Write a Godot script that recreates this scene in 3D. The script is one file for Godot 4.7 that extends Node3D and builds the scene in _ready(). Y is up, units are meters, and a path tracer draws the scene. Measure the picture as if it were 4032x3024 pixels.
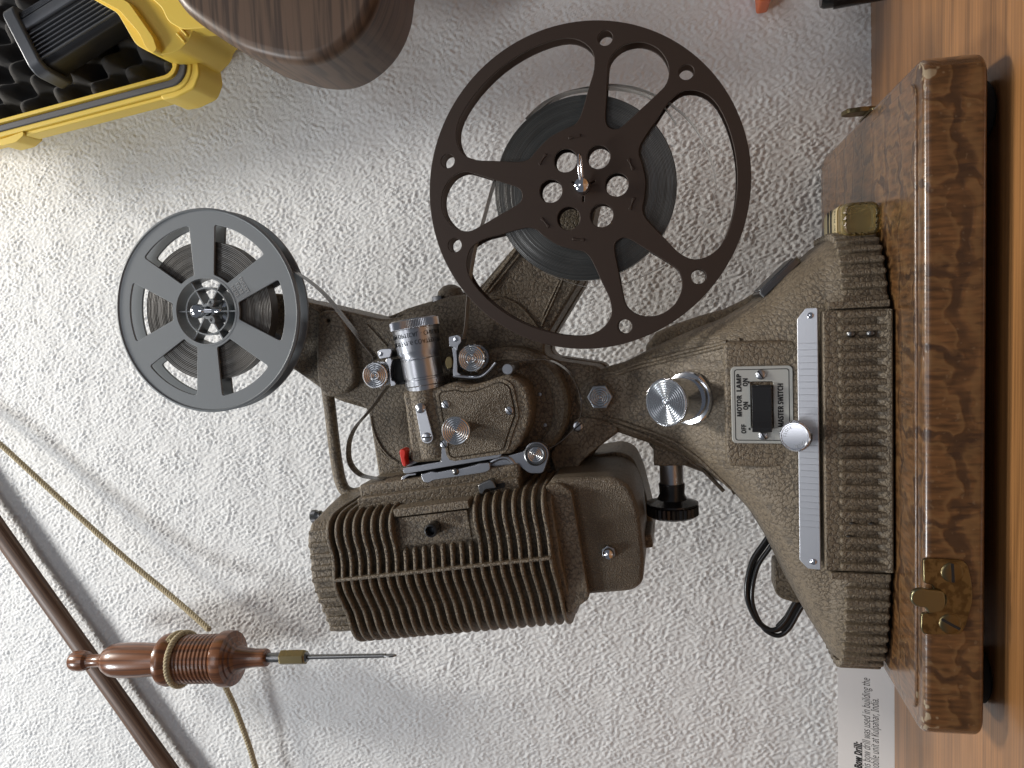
extends Node3D
# A film projector standing on the lid of its carrying case, on a wooden table in front of a stucco wall.
# All measures in the builders are millimetres; x right, y up from the table, z out from the wall.

var M := {}
const HEAD_TURN := 7.2
var FW := Transform3D()
var FH := Transform3D()
var rng := RandomNumberGenerator.new()


func _ready() -> void:
	rng.seed = 7
	set_camera_and_light()
	FH = Transform3D(Basis(Vector3.BACK, deg_to_rad(HEAD_TURN)), Vector3(-48.51, 185.42, 0) * 0.001)
	make_materials()
	build_wall_and_table()
	build_case()
	build_projector()
	build_brown_reel()
	build_grey_reel()
	build_film()
	build_bottle()
	build_card()
	build_bow_drill()
	build_yellow_case()
	build_right_edge_things()


func set_camera_and_light() -> void:
	var cam := Camera3D.new()
	cam.name = "camera"
	cam.fov = 53.08
	cam.near = 0.02
	cam.far = 20.0
	# the photograph was taken with the camera turned on its side: the world's up is the picture's left
	cam.transform = Transform3D(Basis(Vector3(-0.04492, -0.977778, -0.204772), Vector3(0.995498, -0.026688, -0.090945), Vector3(0.083459, -0.207936, 0.974575)).orthonormalized(), Vector3(0, 0.14114, 0.6))
	add_child(cam)
	cam.current = true
	var env := Environment.new()
	env.background_mode = Environment.BG_COLOR
	env.background_color = Color(0.62, 0.64, 0.68)
	env.background_energy_multiplier = 0.31
	env.tonemap_mode = Environment.TONE_MAPPER_LINEAR
	env.tonemap_exposure = 1.06
	env.sdfgi_enabled = true
	env.ssao_enabled = true
	env.ssil_enabled = true
	var we := WorldEnvironment.new()
	we.name = "room_air"
	we.environment = env
	add_child(we)
	# ceiling lamps of the room, outside the frame
	lamp("ceiling_lamp", "square white ceiling lamp above the table, right of the projector", Vector3(0.26, 1.72, 0.46), Vector3(-0.06, 0.2, 0.1), Vector2(0.22, 0.22), 1.75, Color(1.0, 0.975, 0.94))
	lamp("ceiling_lamp_001", "square white ceiling lamp above and left of the photographer", Vector3(-0.7, 1.65, 0.95), Vector3(-0.1, 0.25, 0.0), Vector2(0.28, 0.28), 1.15, Color(0.98, 0.99, 1.0))
	lamp("ceiling_panel", "wide flat ceiling light panel behind the photographer", Vector3(0.2, 1.45, 2.0), Vector3(0.0, 0.2, 0.1), Vector2(1.2, 0.6), 0.3, Color(0.98, 0.98, 1.0))


# ---------------------------------------------------------------- helpers

func P(a: Array) -> PackedVector2Array:
	var r := PackedVector2Array()
	for i in range(0, a.size(), 2):
		r.append(Vector2(a[i], a[i + 1]))
	return r


class MB:
	var v := PackedVector3Array()
	var n := PackedVector3Array()
	var uv := PackedVector2Array()
	var idx := PackedInt32Array()

	func vert(p: Vector3, nn: Vector3, t := Vector2.ZERO) -> int:
		v.append(p)
		n.append(nn)
		uv.append(t)
		return v.size() - 1

	func tri(a: int, b: int, c: int) -> void:
		var g := (v[b] - v[a]).cross(v[c] - v[a])
		if g.dot(n[a] + n[b] + n[c]) < 0.0:
			idx.append_array([a, b, c])
		else:
			idx.append_array([a, c, b])

	func quad(a: int, b: int, c: int, d: int) -> void:
		tri(a, b, c)
		tri(a, c, d)

	func flat_quad(a: Vector3, b: Vector3, c: Vector3, d: Vector3, out: Vector3) -> void:
		var g := (b - a).cross(c - a).normalized()
		if g.dot(out) < 0.0:
			g = -g
		quad(vert(a, g, Vector2(0, 0)), vert(b, g, Vector2(1, 0)), vert(c, g, Vector2(1, 1)), vert(d, g, Vector2(0, 1)))

	func add(o: MB, xf := Transform3D()) -> void:
		var k := v.size()
		for i in o.v.size():
			v.append(xf * o.v[i])
			n.append((xf.basis * o.n[i]).normalized())
			uv.append(o.uv[i])
		for i in o.idx:
			idx.append(i + k)

	func mesh() -> ArrayMesh:
		var a := []
		a.resize(Mesh.ARRAY_MAX)
		var s := PackedVector3Array()
		s.resize(v.size())
		for i in v.size():
			s[i] = v[i] * 0.001
		a[Mesh.ARRAY_VERTEX] = s
		a[Mesh.ARRAY_NORMAL] = n
		a[Mesh.ARRAY_TEX_UV] = uv
		a[Mesh.ARRAY_INDEX] = idx
		var m := ArrayMesh.new()
		m.add_surface_from_arrays(Mesh.PRIMITIVE_TRIANGLES, a)
		return m


# body of revolution about the local z axis; profile of (radius, z)
func lathe(profile: PackedVector2Array, segs := 48, crease := 32.0) -> MB:
	var b := MB.new()
	var k := profile.size()
	var sn: Array[Vector2] = []
	for i in k - 1:
		var d := (profile[i + 1] - profile[i]).normalized()
		sn.append(Vector2(d.y, -d.x))
	var area := 0.0   # orientation: make normals point outward
	for i in k - 1:
		area += (profile[i].x + profile[i + 1].x) * (profile[i + 1].y - profile[i].y)
	var sgn := 1.0 if area >= 0.0 else -1.0
	var lim := cos(deg_to_rad(crease))
	var run := 0.0
	for i in k - 1:
		var n0 := sn[i]
		var n1 := sn[i]
		if i > 0 and sn[i - 1].dot(sn[i]) > lim:
			n0 = (sn[i - 1] + sn[i]).normalized()
		if i < k - 2 and sn[i + 1].dot(sn[i]) > lim:
			n1 = (sn[i + 1] + sn[i]).normalized()
		n0 *= sgn
		n1 *= sgn
		var l := (profile[i + 1] - profile[i]).length()
		var ra := -1
		for s in segs + 1:
			var t := TAU * s / segs
			var c := Vector3(cos(t), sin(t), 0)
			var p0 := b.vert(Vector3(c.x * profile[i].x, c.y * profile[i].x, profile[i].y), Vector3(c.x * n0.x, c.y * n0.x, n0.y), Vector2(float(s) / segs, run))
			b.vert(Vector3(c.x * profile[i + 1].x, c.y * profile[i + 1].x, profile[i + 1].y), Vector3(c.x * n1.x, c.y * n1.x, n1.y), Vector2(float(s) / segs, run + l))
			if ra >= 0:
				if profile[i].x > 1e-4:
					b.tri(ra, p0, p0 + 1)
				if profile[i + 1].x > 1e-4:
					b.tri(ra, p0 + 1, ra + 1)
			ra = p0
		run += l
	return b


func ring_area(c: PackedVector2Array) -> float:
	var a := 0.0
	for i in c.size():
		a += c[i].cross(c[(i + 1) % c.size()])
	return a * 0.5


func oriented(c: PackedVector2Array, ccw: bool) -> PackedVector2Array:
	var r := c.duplicate()
	if (ring_area(r) > 0.0) != ccw:
		r.reverse()
	return r


func edge_normals(c: PackedVector2Array) -> Array[Vector2]:
	var r: Array[Vector2] = []
	for i in c.size():
		var d := (c[(i + 1) % c.size()] - c[i]).normalized()
		r.append(Vector2(d.y, -d.x))
	return r


func inset(c: PackedVector2Array, en: Array[Vector2], d: float) -> PackedVector2Array:
	var r := PackedVector2Array()
	var k := c.size()
	for i in k:
		var a := en[(i + k - 1) % k]
		var m := (a + en[i]) / maxf(0.35, 1.0 + a.dot(en[i]))
		r.append(c[i] - m * d)
	return r


# flat piece with holes, extruded from z0 to z1, with rounded front (and back) edges
func plate(outer: PackedVector2Array, holes: Array, z0: float, z1: float, rf := 0.4, rb := 0.0, steps := 2, crease := 38.0) -> MB:
	var b := MB.new()
	var lim := cos(deg_to_rad(crease))
	var base := oriented(outer, true)
	rf = sound_fillet(base, rf)
	rb = sound_fillet(base, rb)
	var rings: Array[PackedVector2Array] = [base]
	for h in holes:
		rings.append(oriented(h, false))
	var front: Array[PackedVector2Array] = []
	var back: Array[PackedVector2Array] = []
	for c in rings:
		var en := edge_normals(c)
		var k := c.size()
		var prof: Array[Vector4] = []   # inset, z, outward share, z share
		if rb > 0.0:
			for s in steps + 1:
				var t := PI / 2 * (1.0 - float(s) / steps)
				prof.append(Vector4(rb * (1 - cos(t)), z0 + rb * (1 - sin(t)), cos(t), -sin(t)))
		else:
			prof.append(Vector4(0, z0, 1, 0))
		if rf > 0.0:
			for s in steps + 1:
				var t := PI / 2 * float(s) / steps
				prof.append(Vector4(rf * (1 - cos(t)), z1 - rf * (1 - sin(t)), cos(t), sin(t)))
		else:
			prof.append(Vector4(0, z1, 1, 0))
		var lv: Array[PackedVector2Array] = []
		for q in prof:
			lv.append(inset(c, en, q.x))
		var along := 0.0
		for i in k:
			var j := (i + 1) % k
			var ni := en[i]
			var nj := en[i]
			if en[(i + k - 1) % k].dot(en[i]) > lim:
				ni = (en[(i + k - 1) % k] + en[i]).normalized()
			if en[j].dot(en[i]) > lim:
				nj = (en[j] + en[i]).normalized()
			var l := c[i].distance_to(c[j])
			var pa := -1
			for q in prof.size():
				var pr := prof[q]
				var a0 := b.vert(Vector3(lv[q][i].x, lv[q][i].y, pr.y), Vector3(ni.x * pr.z, ni.y * pr.z, pr.w), Vector2(along, pr.y) * 0.01)
				b.vert(Vector3(lv[q][j].x, lv[q][j].y, pr.y), Vector3(nj.x * pr.z, nj.y * pr.z, pr.w), Vector2(along + l, pr.y) * 0.01)
				if pa >= 0:
					b.tri(pa, pa + 1, a0 + 1)
					b.tri(pa, a0 + 1, a0)
				pa = a0
			along += l
		front.append(lv[lv.size() - 1])
		back.append(lv[0])
	cap(b, front, z1, Vector3(0, 0, 1))
	cap(b, back, z0, Vector3(0, 0, -1))
	return b


func sound_fillet(c: PackedVector2Array, r: float) -> float:
	# the widest rounding that does not fold the outline over itself
	var en := edge_normals(c)
	while r > 0.05:
		var q := inset(c, en, r)
		var t := Geometry2D.triangulate_polygon(q)
		var sum := 0.0
		for i in range(0, t.size(), 3):
			sum += absf((q[t[i + 1]] - q[t[i]]).cross(q[t[i + 2]] - q[t[i]])) * 0.5
		var ok := sum > 0.0 and absf(sum - ring_area(q)) < 0.002 * sum
		if ok:
			for i in c.size():
				var j := (i + 1) % c.size()
				if (q[j] - q[i]).dot(c[j] - c[i]) < -1e-4:
					ok = false
		if ok:
			return r
		r *= 0.75
	return 0.0


func cap(b: MB, rings: Array[PackedVector2Array], z: float, nn: Vector3) -> void:
	var pieces: Array = [rings[0]]
	for h in range(1, rings.size()):
		var hole := oriented(rings[h], true)
		var lo := hole[0]
		var hi := hole[0]
		for p in hole:
			lo = lo.min(p)
			hi = hi.max(p)
		var mid := (lo.x + hi.x) / 2.0 + 0.0137
		var next: Array = []
		for pc in pieces:
			var pl: Vector2 = pc[0]
			var ph: Vector2 = pc[0]
			for p in pc:
				pl = pl.min(p)
				ph = ph.max(p)
			if pl.x > hi.x or ph.x < lo.x or pl.y > hi.y or ph.y < lo.y:
				next.append(pc)
				continue
			for side in [PackedVector2Array([Vector2(-9999, -9999), Vector2(mid, -9999), Vector2(mid, 9999), Vector2(-9999, 9999)]), PackedVector2Array([Vector2(mid, -9999), Vector2(9999, -9999), Vector2(9999, 9999), Vector2(mid, 9999)])]:
				for half in Geometry2D.intersect_polygons(pc, side):
					for q in Geometry2D.clip_polygons(half, hole):
						next.append(q)
		pieces = next
	for pc in pieces:
		var t := Geometry2D.triangulate_polygon(pc)
		if t.is_empty():
			print("no triangles for a cap of ", pc.size(), " points near ", pc[0], " z ", z)
		var k := b.v.size()
		for p in pc:
			b.vert(Vector3(p.x, p.y, z), nn, p * 0.01)
		for i in range(0, t.size(), 3):
			b.tri(k + t[i], k + t[i + 1], k + t[i + 2])


func circle(c: Vector2, r: float, k := 32, turn := 0.0) -> PackedVector2Array:
	var a := PackedVector2Array()
	for i in k:
		a.append(c + Vector2.from_angle(turn + TAU * i / k) * r)
	return a


func rrect(x0: float, y0: float, x1: float, y1: float, r: float, k := 5) -> PackedVector2Array:
	var a := PackedVector2Array()
	var cs := [Vector2(x1 - r, y1 - r), Vector2(x0 + r, y1 - r), Vector2(x0 + r, y0 + r), Vector2(x1 - r, y0 + r)]
	for q in 4:
		for i in k + 1:
			a.append(cs[q] + Vector2.from_angle(PI / 2 * (q + float(i) / k)) * r)
	return a


# rounds the corners of a polygon
func soften(c: PackedVector2Array, r: float, k := 4) -> PackedVector2Array:
	var a := PackedVector2Array()
	var n := c.size()
	for i in n:
		var p := c[i]
		var u := c[(i + n - 1) % n] - p
		var w := c[(i + 1) % n] - p
		var d := minf(r, 0.45 * minf(u.length(), w.length()))
		var s := p + u.normalized() * d
		var e := p + w.normalized() * d
		for j in k + 1:
			var t := float(j) / k
			a.append(s.lerp(p, t).lerp(p.lerp(e, t), t))
	return a


# smooth closed curve through points
func smooth_loop(c: PackedVector2Array, k := 5) -> PackedVector2Array:
	var a := PackedVector2Array()
	var n := c.size()
	for i in n:
		for j in k:
			a.append(c[i].cubic_interpolate(c[(i + 1) % n], c[(i + n - 1) % n], c[(i + 2) % n], float(j) / k))
	return a


func smooth_path(c: PackedVector2Array, k := 6) -> PackedVector2Array:
	var a := PackedVector2Array()
	var n := c.size()
	for i in n - 1:
		for j in k:
			a.append(c[i].cubic_interpolate(c[i + 1], c[maxi(i - 1, 0)], c[mini(i + 2, n - 1)], float(j) / k))
	a.append(c[n - 1])
	return a


func lift(c: PackedVector2Array, z: float) -> PackedVector3Array:
	var a := PackedVector3Array()
	for p in c:
		a.append(Vector3(p.x, p.y, z))
	return a


func tube(path: PackedVector3Array, r: float, segs := 10, r_end := -1.0, squash := 1.0) -> MB:
	var b := MB.new()
	var k := path.size()
	var up := Vector3(0, 0, 1)
	var prev := -1
	var run := 0.0
	for i in k:
		var d := (path[mini(i + 1, k - 1)] - path[maxi(i - 1, 0)]).normalized()
		up = (up - d * up.dot(d))
		if up.length() < 1e-3:
			up = Vector3(0.3, 1, 0.2)
			up = up - d * up.dot(d)
		up = up.normalized()
		var side := d.cross(up)
		var rr := r if r_end < 0.0 else lerpf(r, r_end, float(i) / (k - 1))
		if i:
			run += path[i].distance_to(path[i - 1])
		var first := b.v.size()
		for s in segs + 1:
			var t := TAU * s / segs
			b.vert(path[i] + (side * cos(t) + up * sin(t) * squash) * rr, (side * cos(t) * squash + up * sin(t)).normalized(), Vector2(float(s) / segs, run * 0.01))
		if prev >= 0:
			for s in segs:
				b.quad(prev + s, prev + s + 1, first + s + 1, first + s)
		prev = first
		if i == 0 or i == k - 1:
			var nn := -d if i == 0 else d
			var c0 := b.vert(path[i], nn)
			var f := b.v.size()
			for s in segs + 1:
				b.vert(b.v[first + s], nn)
			for s in segs:
				b.tri(c0, f + s, f + s + 1)
	return b


# thin band standing on a path in the xy plane, reaching from z0 to z1
func ribbon(path: PackedVector2Array, z0: float, z1: float, thick := 0.22) -> MB:
	var b := MB.new()
	var run := 0.0
	var k := path.size()
	var pts: Array[Vector2] = []
	var nrm: Array[Vector2] = []
	for i in k:
		var d := (path[mini(i + 1, k - 1)] - path[maxi(i - 1, 0)]).normalized()
		nrm.append(Vector2(-d.y, d.x))
	for i in k - 1:
		var l := path[i].distance_to(path[i + 1])
		for s: float in [1.0, -1.0]:
			var o0: Vector2 = path[i] + nrm[i] * thick * 0.5 * s
			var o1: Vector2 = path[i + 1] + nrm[i + 1] * thick * 0.5 * s
			var n0 := Vector3(nrm[i].x, nrm[i].y, 0) * s
			var n1 := Vector3(nrm[i + 1].x, nrm[i + 1].y, 0) * s
			b.quad(b.vert(Vector3(o0.x, o0.y, z0), n0, Vector2(run, 0)), b.vert(Vector3(o1.x, o1.y, z0), n1, Vector2(run + l, 0)), b.vert(Vector3(o1.x, o1.y, z1), n1, Vector2(run + l, 1)), b.vert(Vector3(o0.x, o0.y, z1), n0, Vector2(run, 1)))
		for e in [[z0, -1.0], [z1, 1.0]]:
			var a := path[i] + nrm[i] * thick * 0.5
			var a2 := path[i] - nrm[i] * thick * 0.5
			var c := path[i + 1] + nrm[i + 1] * thick * 0.5
			var c2 := path[i + 1] - nrm[i + 1] * thick * 0.5
			b.flat_quad(Vector3(a.x, a.y, e[0]), Vector3(c.x, c.y, e[0]), Vector3(c2.x, c2.y, e[0]), Vector3(a2.x, a2.y, e[0]), Vector3(0, 0, e[1]))
		run += l
	return b


# skin over closed rings with the same number of points; smooth, with flat ends
func loft(rings: Array[PackedVector3Array], ends := true) -> MB:
	var b := MB.new()
	var k := rings.size()
	var m := rings[0].size()
	var mid: Array[Vector3] = []
	for r in rings:
		var c := Vector3.ZERO
		for p in r:
			c += p
		mid.append(c / m)
	for i in k:
		for j in m + 1:
			var q := j % m
			var du := rings[i][(q + 1) % m] - rings[i][(q + m - 1) % m]
			var dv := rings[mini(i + 1, k - 1)][q] - rings[maxi(i - 1, 0)][q]
			var nn := du.cross(dv).normalized()
			if nn.dot(rings[i][q] - mid[i]) < 0.0:
				nn = -nn
			b.vert(rings[i][q], nn, Vector2(float(j) / m, float(i) / k))
	for i in k - 1:
		for j in m:
			var a := i * (m + 1) + j
			b.quad(a, a + 1, a + m + 2, a + m + 1)
	if ends:
		for e in [0, k - 1]:
			var nn := (mid[e] - mid[1 if e == 0 else k - 2]).normalized()
			var c0 := b.vert(mid[e], nn)
			var f := b.v.size()
			for j in m + 1:
				b.vert(rings[e][j % m], nn)
			for j in m:
				b.tri(c0, f + j, f + j + 1)
	return b


func letters(text: String, height: float, depth := 0.15, slant := 0.0, weight := 400, face := "Droid Sans", spacing := 1.0) -> MB:
	var t := TextMesh.new()
	var f := SystemFont.new()
	f.font_names = PackedStringArray([face])
	f.font_weight = weight
	t.font = f
	t.text = text
	t.font_size = 64
	t.pixel_size = height / 46.0
	t.depth = depth
	t.curve_step = 2.0
	t.horizontal_alignment = HORIZONTAL_ALIGNMENT_CENTER
	t.vertical_alignment = VERTICAL_ALIGNMENT_CENTER
	var a := t.get_mesh_arrays()
	var b := MB.new()
	b.v = a[Mesh.ARRAY_VERTEX]
	b.n = a[Mesh.ARRAY_NORMAL]
	b.uv.resize(b.v.size())
	if a[Mesh.ARRAY_INDEX] != null and a[Mesh.ARRAY_INDEX].size():
		b.idx = a[Mesh.ARRAY_INDEX]
	else:
		b.idx = PackedInt32Array(range(b.v.size()))
	for i in b.v.size():
		var p := b.v[i]
		b.v[i] = Vector3((p.x + p.y * slant) * spacing, p.y, p.z)
	if weight > 600:   # heavier strokes
		var heavy := MB.new()
		for k in 5:
			var o: Vector2 = [Vector2(0, 0), Vector2(-1, 0), Vector2(1, 0), Vector2(0, 1), Vector2(0, -1)][k]
			heavy.add(b, Transform3D(Basis(), Vector3(o.x * 0.055 * height, o.y * 0.03 * height, 0.004 * k)))
		return heavy
	return b


func fit_width(b: MB, w: float) -> MB:
	var lo := INF
	var hi := -INF
	for p in b.v:
		lo = minf(lo, p.x)
		hi = maxf(hi, p.x)
	for i in b.v.size():
		b.v[i].x = (b.v[i].x - (lo + hi) / 2.0) * w / (hi - lo)
	return b


func at(x: float, y: float, z: float, turn := 0.0, tilt := 0.0) -> Transform3D:
	return Transform3D(Basis(Vector3.RIGHT, deg_to_rad(-tilt)) * Basis(Vector3.BACK, deg_to_rad(turn)), Vector3(x, y, z))


func at2(p: Vector2, z: float, turn := 0.0) -> Transform3D:
	return at(p.x, p.y, z, turn)


func mmx(t: Transform3D) -> Transform3D:   # a frame given in millimetres
	return Transform3D(t.basis, t.origin * 0.001)


func thing(called: String, label: String, category: String, base: Vector3, group := "") -> Node3D:
	var o := Node3D.new()
	o.name = called
	add_child(o, true)
	o.position = base * 0.001
	tag(o, label, category, group)
	return o


func tag(o: Node3D, label: String, category: String, group := "") -> void:
	o.set_meta("label", label)
	o.set_meta("category", category)
	if group:
		o.set_meta("group", group)


# one named mesh; frame says where its own axes stand in the world (origin in metres)
func part(parent: Node3D, called: String, shape, mat: Material, frame := Transform3D()) -> MeshInstance3D:
	var o := MeshInstance3D.new()
	o.name = called
	o.mesh = shape.mesh() if shape is MB else shape
	o.material_override = mat
	parent.add_child(o, true)
	o.transform = (parent.global_transform.affine_inverse() * frame) if parent != self else frame
	return o


func lamp(called: String, label: String, where: Vector3, target: Vector3, size: Vector2, energy: float, tint: Color) -> void:
	var o := Node3D.new()
	o.name = called
	add_child(o)
	o.look_at_from_position(where, target, Vector3(0.1, 0.2, 1).normalized() if size.x < 0.5 else Vector3.UP)
	tag(o, label, "lamp", "ceiling lamps outside the frame")
	var housing := StandardMaterial3D.new()
	housing.albedo_color = Color(0.75, 0.75, 0.74)
	housing.roughness = 0.5
	var glow := StandardMaterial3D.new()
	glow.albedo_color = Color(1, 1, 1)
	glow.emission_enabled = true
	glow.emission = tint
	glow.emission_energy_multiplier = 1.0
	var a := size.x * 500.0
	var b := size.y * 500.0
	var r := minf(a, b) * (0.98 if size.x < 0.5 else 0.1)
	var can := MeshInstance3D.new()
	can.name = "lamp_housing"
	can.mesh = plate(rrect(-a - 8, -b - 8, a + 8, b + 8, r + 8, 8), [], 4, 60, 6.0, 2.0, 3).mesh()
	can.material_override = housing
	o.add_child(can)
	var disc := MeshInstance3D.new()
	disc.name = "lamp_face"
	disc.mesh = plate(rrect(-a, -b, a, b, r, 8), [], 0, 3, 0.0).mesh()
	disc.material_override = glow
	o.add_child(disc)
	var l := AreaLight3D.new()
	l.name = "light"
	l.area_size = size
	l.light_energy = energy
	l.light_color = tint
	l.shadow_enabled = true
	l.area_range = 8.0
	l.area_attenuation = 2.0
	l.position = Vector3(0, 0, -0.006)
	o.add_child(l)


# ---------------------------------------------------------------- materials

func lin(r: float, g: float, b: float) -> Color:
	return Color(r, g, b).linear_to_srgb()


func mat(called: String, c: Color, rough := 0.5, metal := 0.0) -> StandardMaterial3D:
	var m := StandardMaterial3D.new()
	m.resource_name = called
	m.albedo_color = c
	m.roughness = rough
	m.metallic = metal
	M[called] = m
	return m


func noise(kind: int, freq: float, sd: int, octaves := 3) -> FastNoiseLite:
	var n := FastNoiseLite.new()
	n.noise_type = kind
	n.frequency = freq
	n.seed = sd
	n.fractal_octaves = octaves
	if octaves <= 1:
		n.fractal_type = FastNoiseLite.FRACTAL_NONE
	return n


func cells(freq: float, sd: int, warp: float) -> FastNoiseLite:
	var n := noise(FastNoiseLite.TYPE_CELLULAR, freq, sd, 1)
	n.cellular_return_type = FastNoiseLite.RETURN_DISTANCE2_SUB
	n.cellular_jitter = 1.0
	if warp > 0.0:
		n.domain_warp_enabled = true
		n.domain_warp_amplitude = warp
		n.domain_warp_frequency = freq * 1.3
		n.domain_warp_fractal_octaves = 2
	return n


func tex(im: Image) -> ImageTexture:
	return ImageTexture.create_from_image(im)


func triplanar(m: StandardMaterial3D, tile_mm: float) -> void:
	m.uv1_triplanar = true
	m.uv1_scale = Vector3.ONE * (1000.0 / tile_mm)
	m.uv1_triplanar_sharpness = 4.0


func relief(m: StandardMaterial3D, t: Texture2D, cm: float) -> void:
	m.heightmap_enabled = true
	m.heightmap_texture = t
	m.heightmap_scale = cm


func make_materials() -> void:
	# crackle enamel of the castings
	var n := 640
	var a1 := cells(0.04, 3, 26.0).get_seamless_image(n, n)
	var a2 := cells(0.09, 8, 14.0).get_seamless_image(n, n)
	var a3 := noise(FastNoiseLite.TYPE_SIMPLEX_SMOOTH, 0.11, 5, 3).get_seamless_image(n, n)
	var a4 := noise(FastNoiseLite.TYPE_SIMPLEX_SMOOTH, 0.008, 15, 3).get_seamless_image(n, n)
	var hi := Image.create_empty(n, n, false, Image.FORMAT_RF)
	var co := Image.create_empty(n, n, false, Image.FORMAT_RGB8)
	var worm := Image.create_empty(n, n, false, Image.FORMAT_RF)
	var wco := Image.create_empty(n, n, false, Image.FORMAT_RGB8)
	for y in n:
		for x in n:
			var e := a1.get_pixel(x, y).r
			var f := a2.get_pixel(x, y).r
			var g := a3.get_pixel(x, y).r
			var big := a4.get_pixel(x, y).r
			var vein := 1.0 - smoothstep(0.0, 0.2 + 0.2 * (big - 0.5), e)
			var thin := (1.0 - smoothstep(0.01, 0.16, f)) * 0.45 * smoothstep(0.35, 0.65, big)
			var d := clampf(vein + thin, 0, 1)
			hi.set_pixel(x, y, Color(0.6 * (1.0 - d) + 0.3 * smoothstep(0.0, 0.6, e) + 0.5 * g + 0.12 * f, 0, 0))
			var t := 0.82 + 0.36 * (g - 0.5) + 0.3 * (big - 0.5)
			var base := Color(0.245 * t, 0.196 * t, 0.134 * t).lerp(Color(0.045, 0.035, 0.025), d * 0.8)
			co.set_pixel(x, y, base.linear_to_srgb())
			var w := absf(g - 0.5) * 2.0
			var fine := 1.0 - smoothstep(0.0, 0.3, w)
			worm.set_pixel(x, y, Color(fine * 0.75 + 0.25 * f, 0, 0))
			var u := 0.55 + 0.6 * fine + 0.25 * (big - 0.5)
			wco.set_pixel(x, y, Color(0.22 * u, 0.177 * u, 0.123 * u).linear_to_srgb())
	var paint := mat("crackle_enamel", Color.WHITE, 0.46)
	paint.albedo_texture = tex(co)
	triplanar(paint, 70.0)
	relief(paint, tex(hi), 0.034)
	var worms := mat("wrinkle_enamel", Color.WHITE, 0.42)
	worms.albedo_texture = tex(wco)
	triplanar(worms, 105.0)
	relief(worms, tex(worm), 0.09)
	# metals
	mat("chrome", Color(0.86, 0.87, 0.89), 0.1, 1.0)
	mat("steel", Color(0.74, 0.75, 0.77), 0.3, 1.0)
	mat("dark_steel", Color(0.5, 0.5, 0.5), 0.32, 1.0)
	mat("turned_metal", Color(0.82, 0.83, 0.84), 0.2, 1.0)
	var alu := mat("aluminium", Color(0.84, 0.85, 0.87), 0.3, 1.0)
	var sm := 256
	var scratch := Image.create_empty(sm, sm, false, Image.FORMAT_RF)
	var sn := noise(FastNoiseLite.TYPE_SIMPLEX, 0.05, 21, 4)
	for y in sm:
		for x in sm:
			scratch.set_pixel(x, y, Color(0.7 + 0.5 * sn.get_noise_2d(x * 0.35, y * 6.0) + 0.4 * sn.get_noise_2d(x * 0.6 + 900, y * 0.6), 0, 0))
	alu.roughness = 0.4
	var brass := mat("brass", Color(0.72, 0.56, 0.28), 0.3, 1.0)
	var bi := Image.create_empty(sm, sm, false, Image.FORMAT_RGB8)
	var bn := noise(FastNoiseLite.TYPE_SIMPLEX_SMOOTH, 0.02, 31, 4)
	for y in sm:
		for x in sm:
			var t := smoothstep(-0.25, 0.35, bn.get_noise_2d(x, y))
			bi.set_pixel(x, y, Color(0.27, 0.225, 0.12).lerp(Color(0.15, 0.12, 0.065), t).linear_to_srgb())
	brass.albedo_color = Color.WHITE
	brass.albedo_texture = tex(bi)
	triplanar(brass, 30.0)
	mat("brass_bright", Color(0.55, 0.53, 0.42), 0.3, 1.0)
	mat("brass_screw", Color(0.5, 0.45, 0.33), 0.32, 1.0)
	# plastics and paint
	var black := mat("black_plastic", lin(0.014, 0.014, 0.015), 0.2)
	black.clearcoat_enabled = true
	black.clearcoat = 0.3
	mat("black_matte", lin(0.012, 0.012, 0.012), 0.75)
	mat("rubber", lin(0.018, 0.018, 0.018), 0.85)
	var brown := mat("brown_reel_enamel", lin(0.042, 0.028, 0.021), 0.46)
	brown.metallic_specular = 0.4
	mat("grey_reel_plastic", lin(0.2, 0.218, 0.228), 0.42)
	mat("red_plastic", lin(0.7, 0.03, 0.015), 0.4)
	mat("white_paint", lin(0.78, 0.78, 0.76), 0.6)
	mat("plate_silver", lin(0.5, 0.51, 0.48), 0.38, 0.25)
	mat("print_black", lin(0.012, 0.012, 0.012), 0.6)
	mat("print_dark", lin(0.16, 0.16, 0.16), 0.5)
	mat("print_light", lin(0.42, 0.43, 0.43), 0.6)
	# film: the pack shows its edges as fine rings
	var fi := Image.create_empty(256, 256, false, Image.FORMAT_RGB8)
	var fb := Image.create_empty(256, 256, false, Image.FORMAT_RGB8)
	var fn := noise(FastNoiseLite.TYPE_SIMPLEX, 0.3, 4, 2)
	var fs := noise(FastNoiseLite.TYPE_SIMPLEX, 0.02, 14, 3)
	for y in 256:
		for x in 256:
			var ring := fn.get_noise_2d(y * 2.1, x * 0.012) * 0.5 + 0.5
			var wavy := fs.get_noise_2d(x * 1.5, y * 0.6) * 0.5 + 0.5
			var q := 0.35 + 0.9 * ring * wavy + 0.35 * ring
			fi.set_pixel(x, y, Color(0.05 * q, 0.054 * q, 0.053 * q).linear_to_srgb())
			var q2 := 0.4 + 1.3 * ring * (0.5 + wavy)
			fb.set_pixel(x, y, Color(0.075 * q2, 0.07 * q2, 0.062 * q2).linear_to_srgb())
	var pk := mat("film_pack", Color.WHITE, 0.38)
	pk.albedo_texture = tex(fi)
	pk.uv1_scale = Vector3(1, 1.0 / 36.0, 1)
	var pk2 := mat("film_pack_worn", Color.WHITE, 0.5)
	pk2.albedo_texture = tex(fb)
	pk2.uv1_scale = Vector3(1, 1.0 / 36.0, 1)
	var st := Image.create_empty(64, 32, false, Image.FORMAT_RGB8)
	st.fill(lin(0.05, 0.043, 0.036))
	st.fill_rect(Rect2i(0, 0, 64, 9), lin(0.16, 0.15, 0.135))
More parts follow.
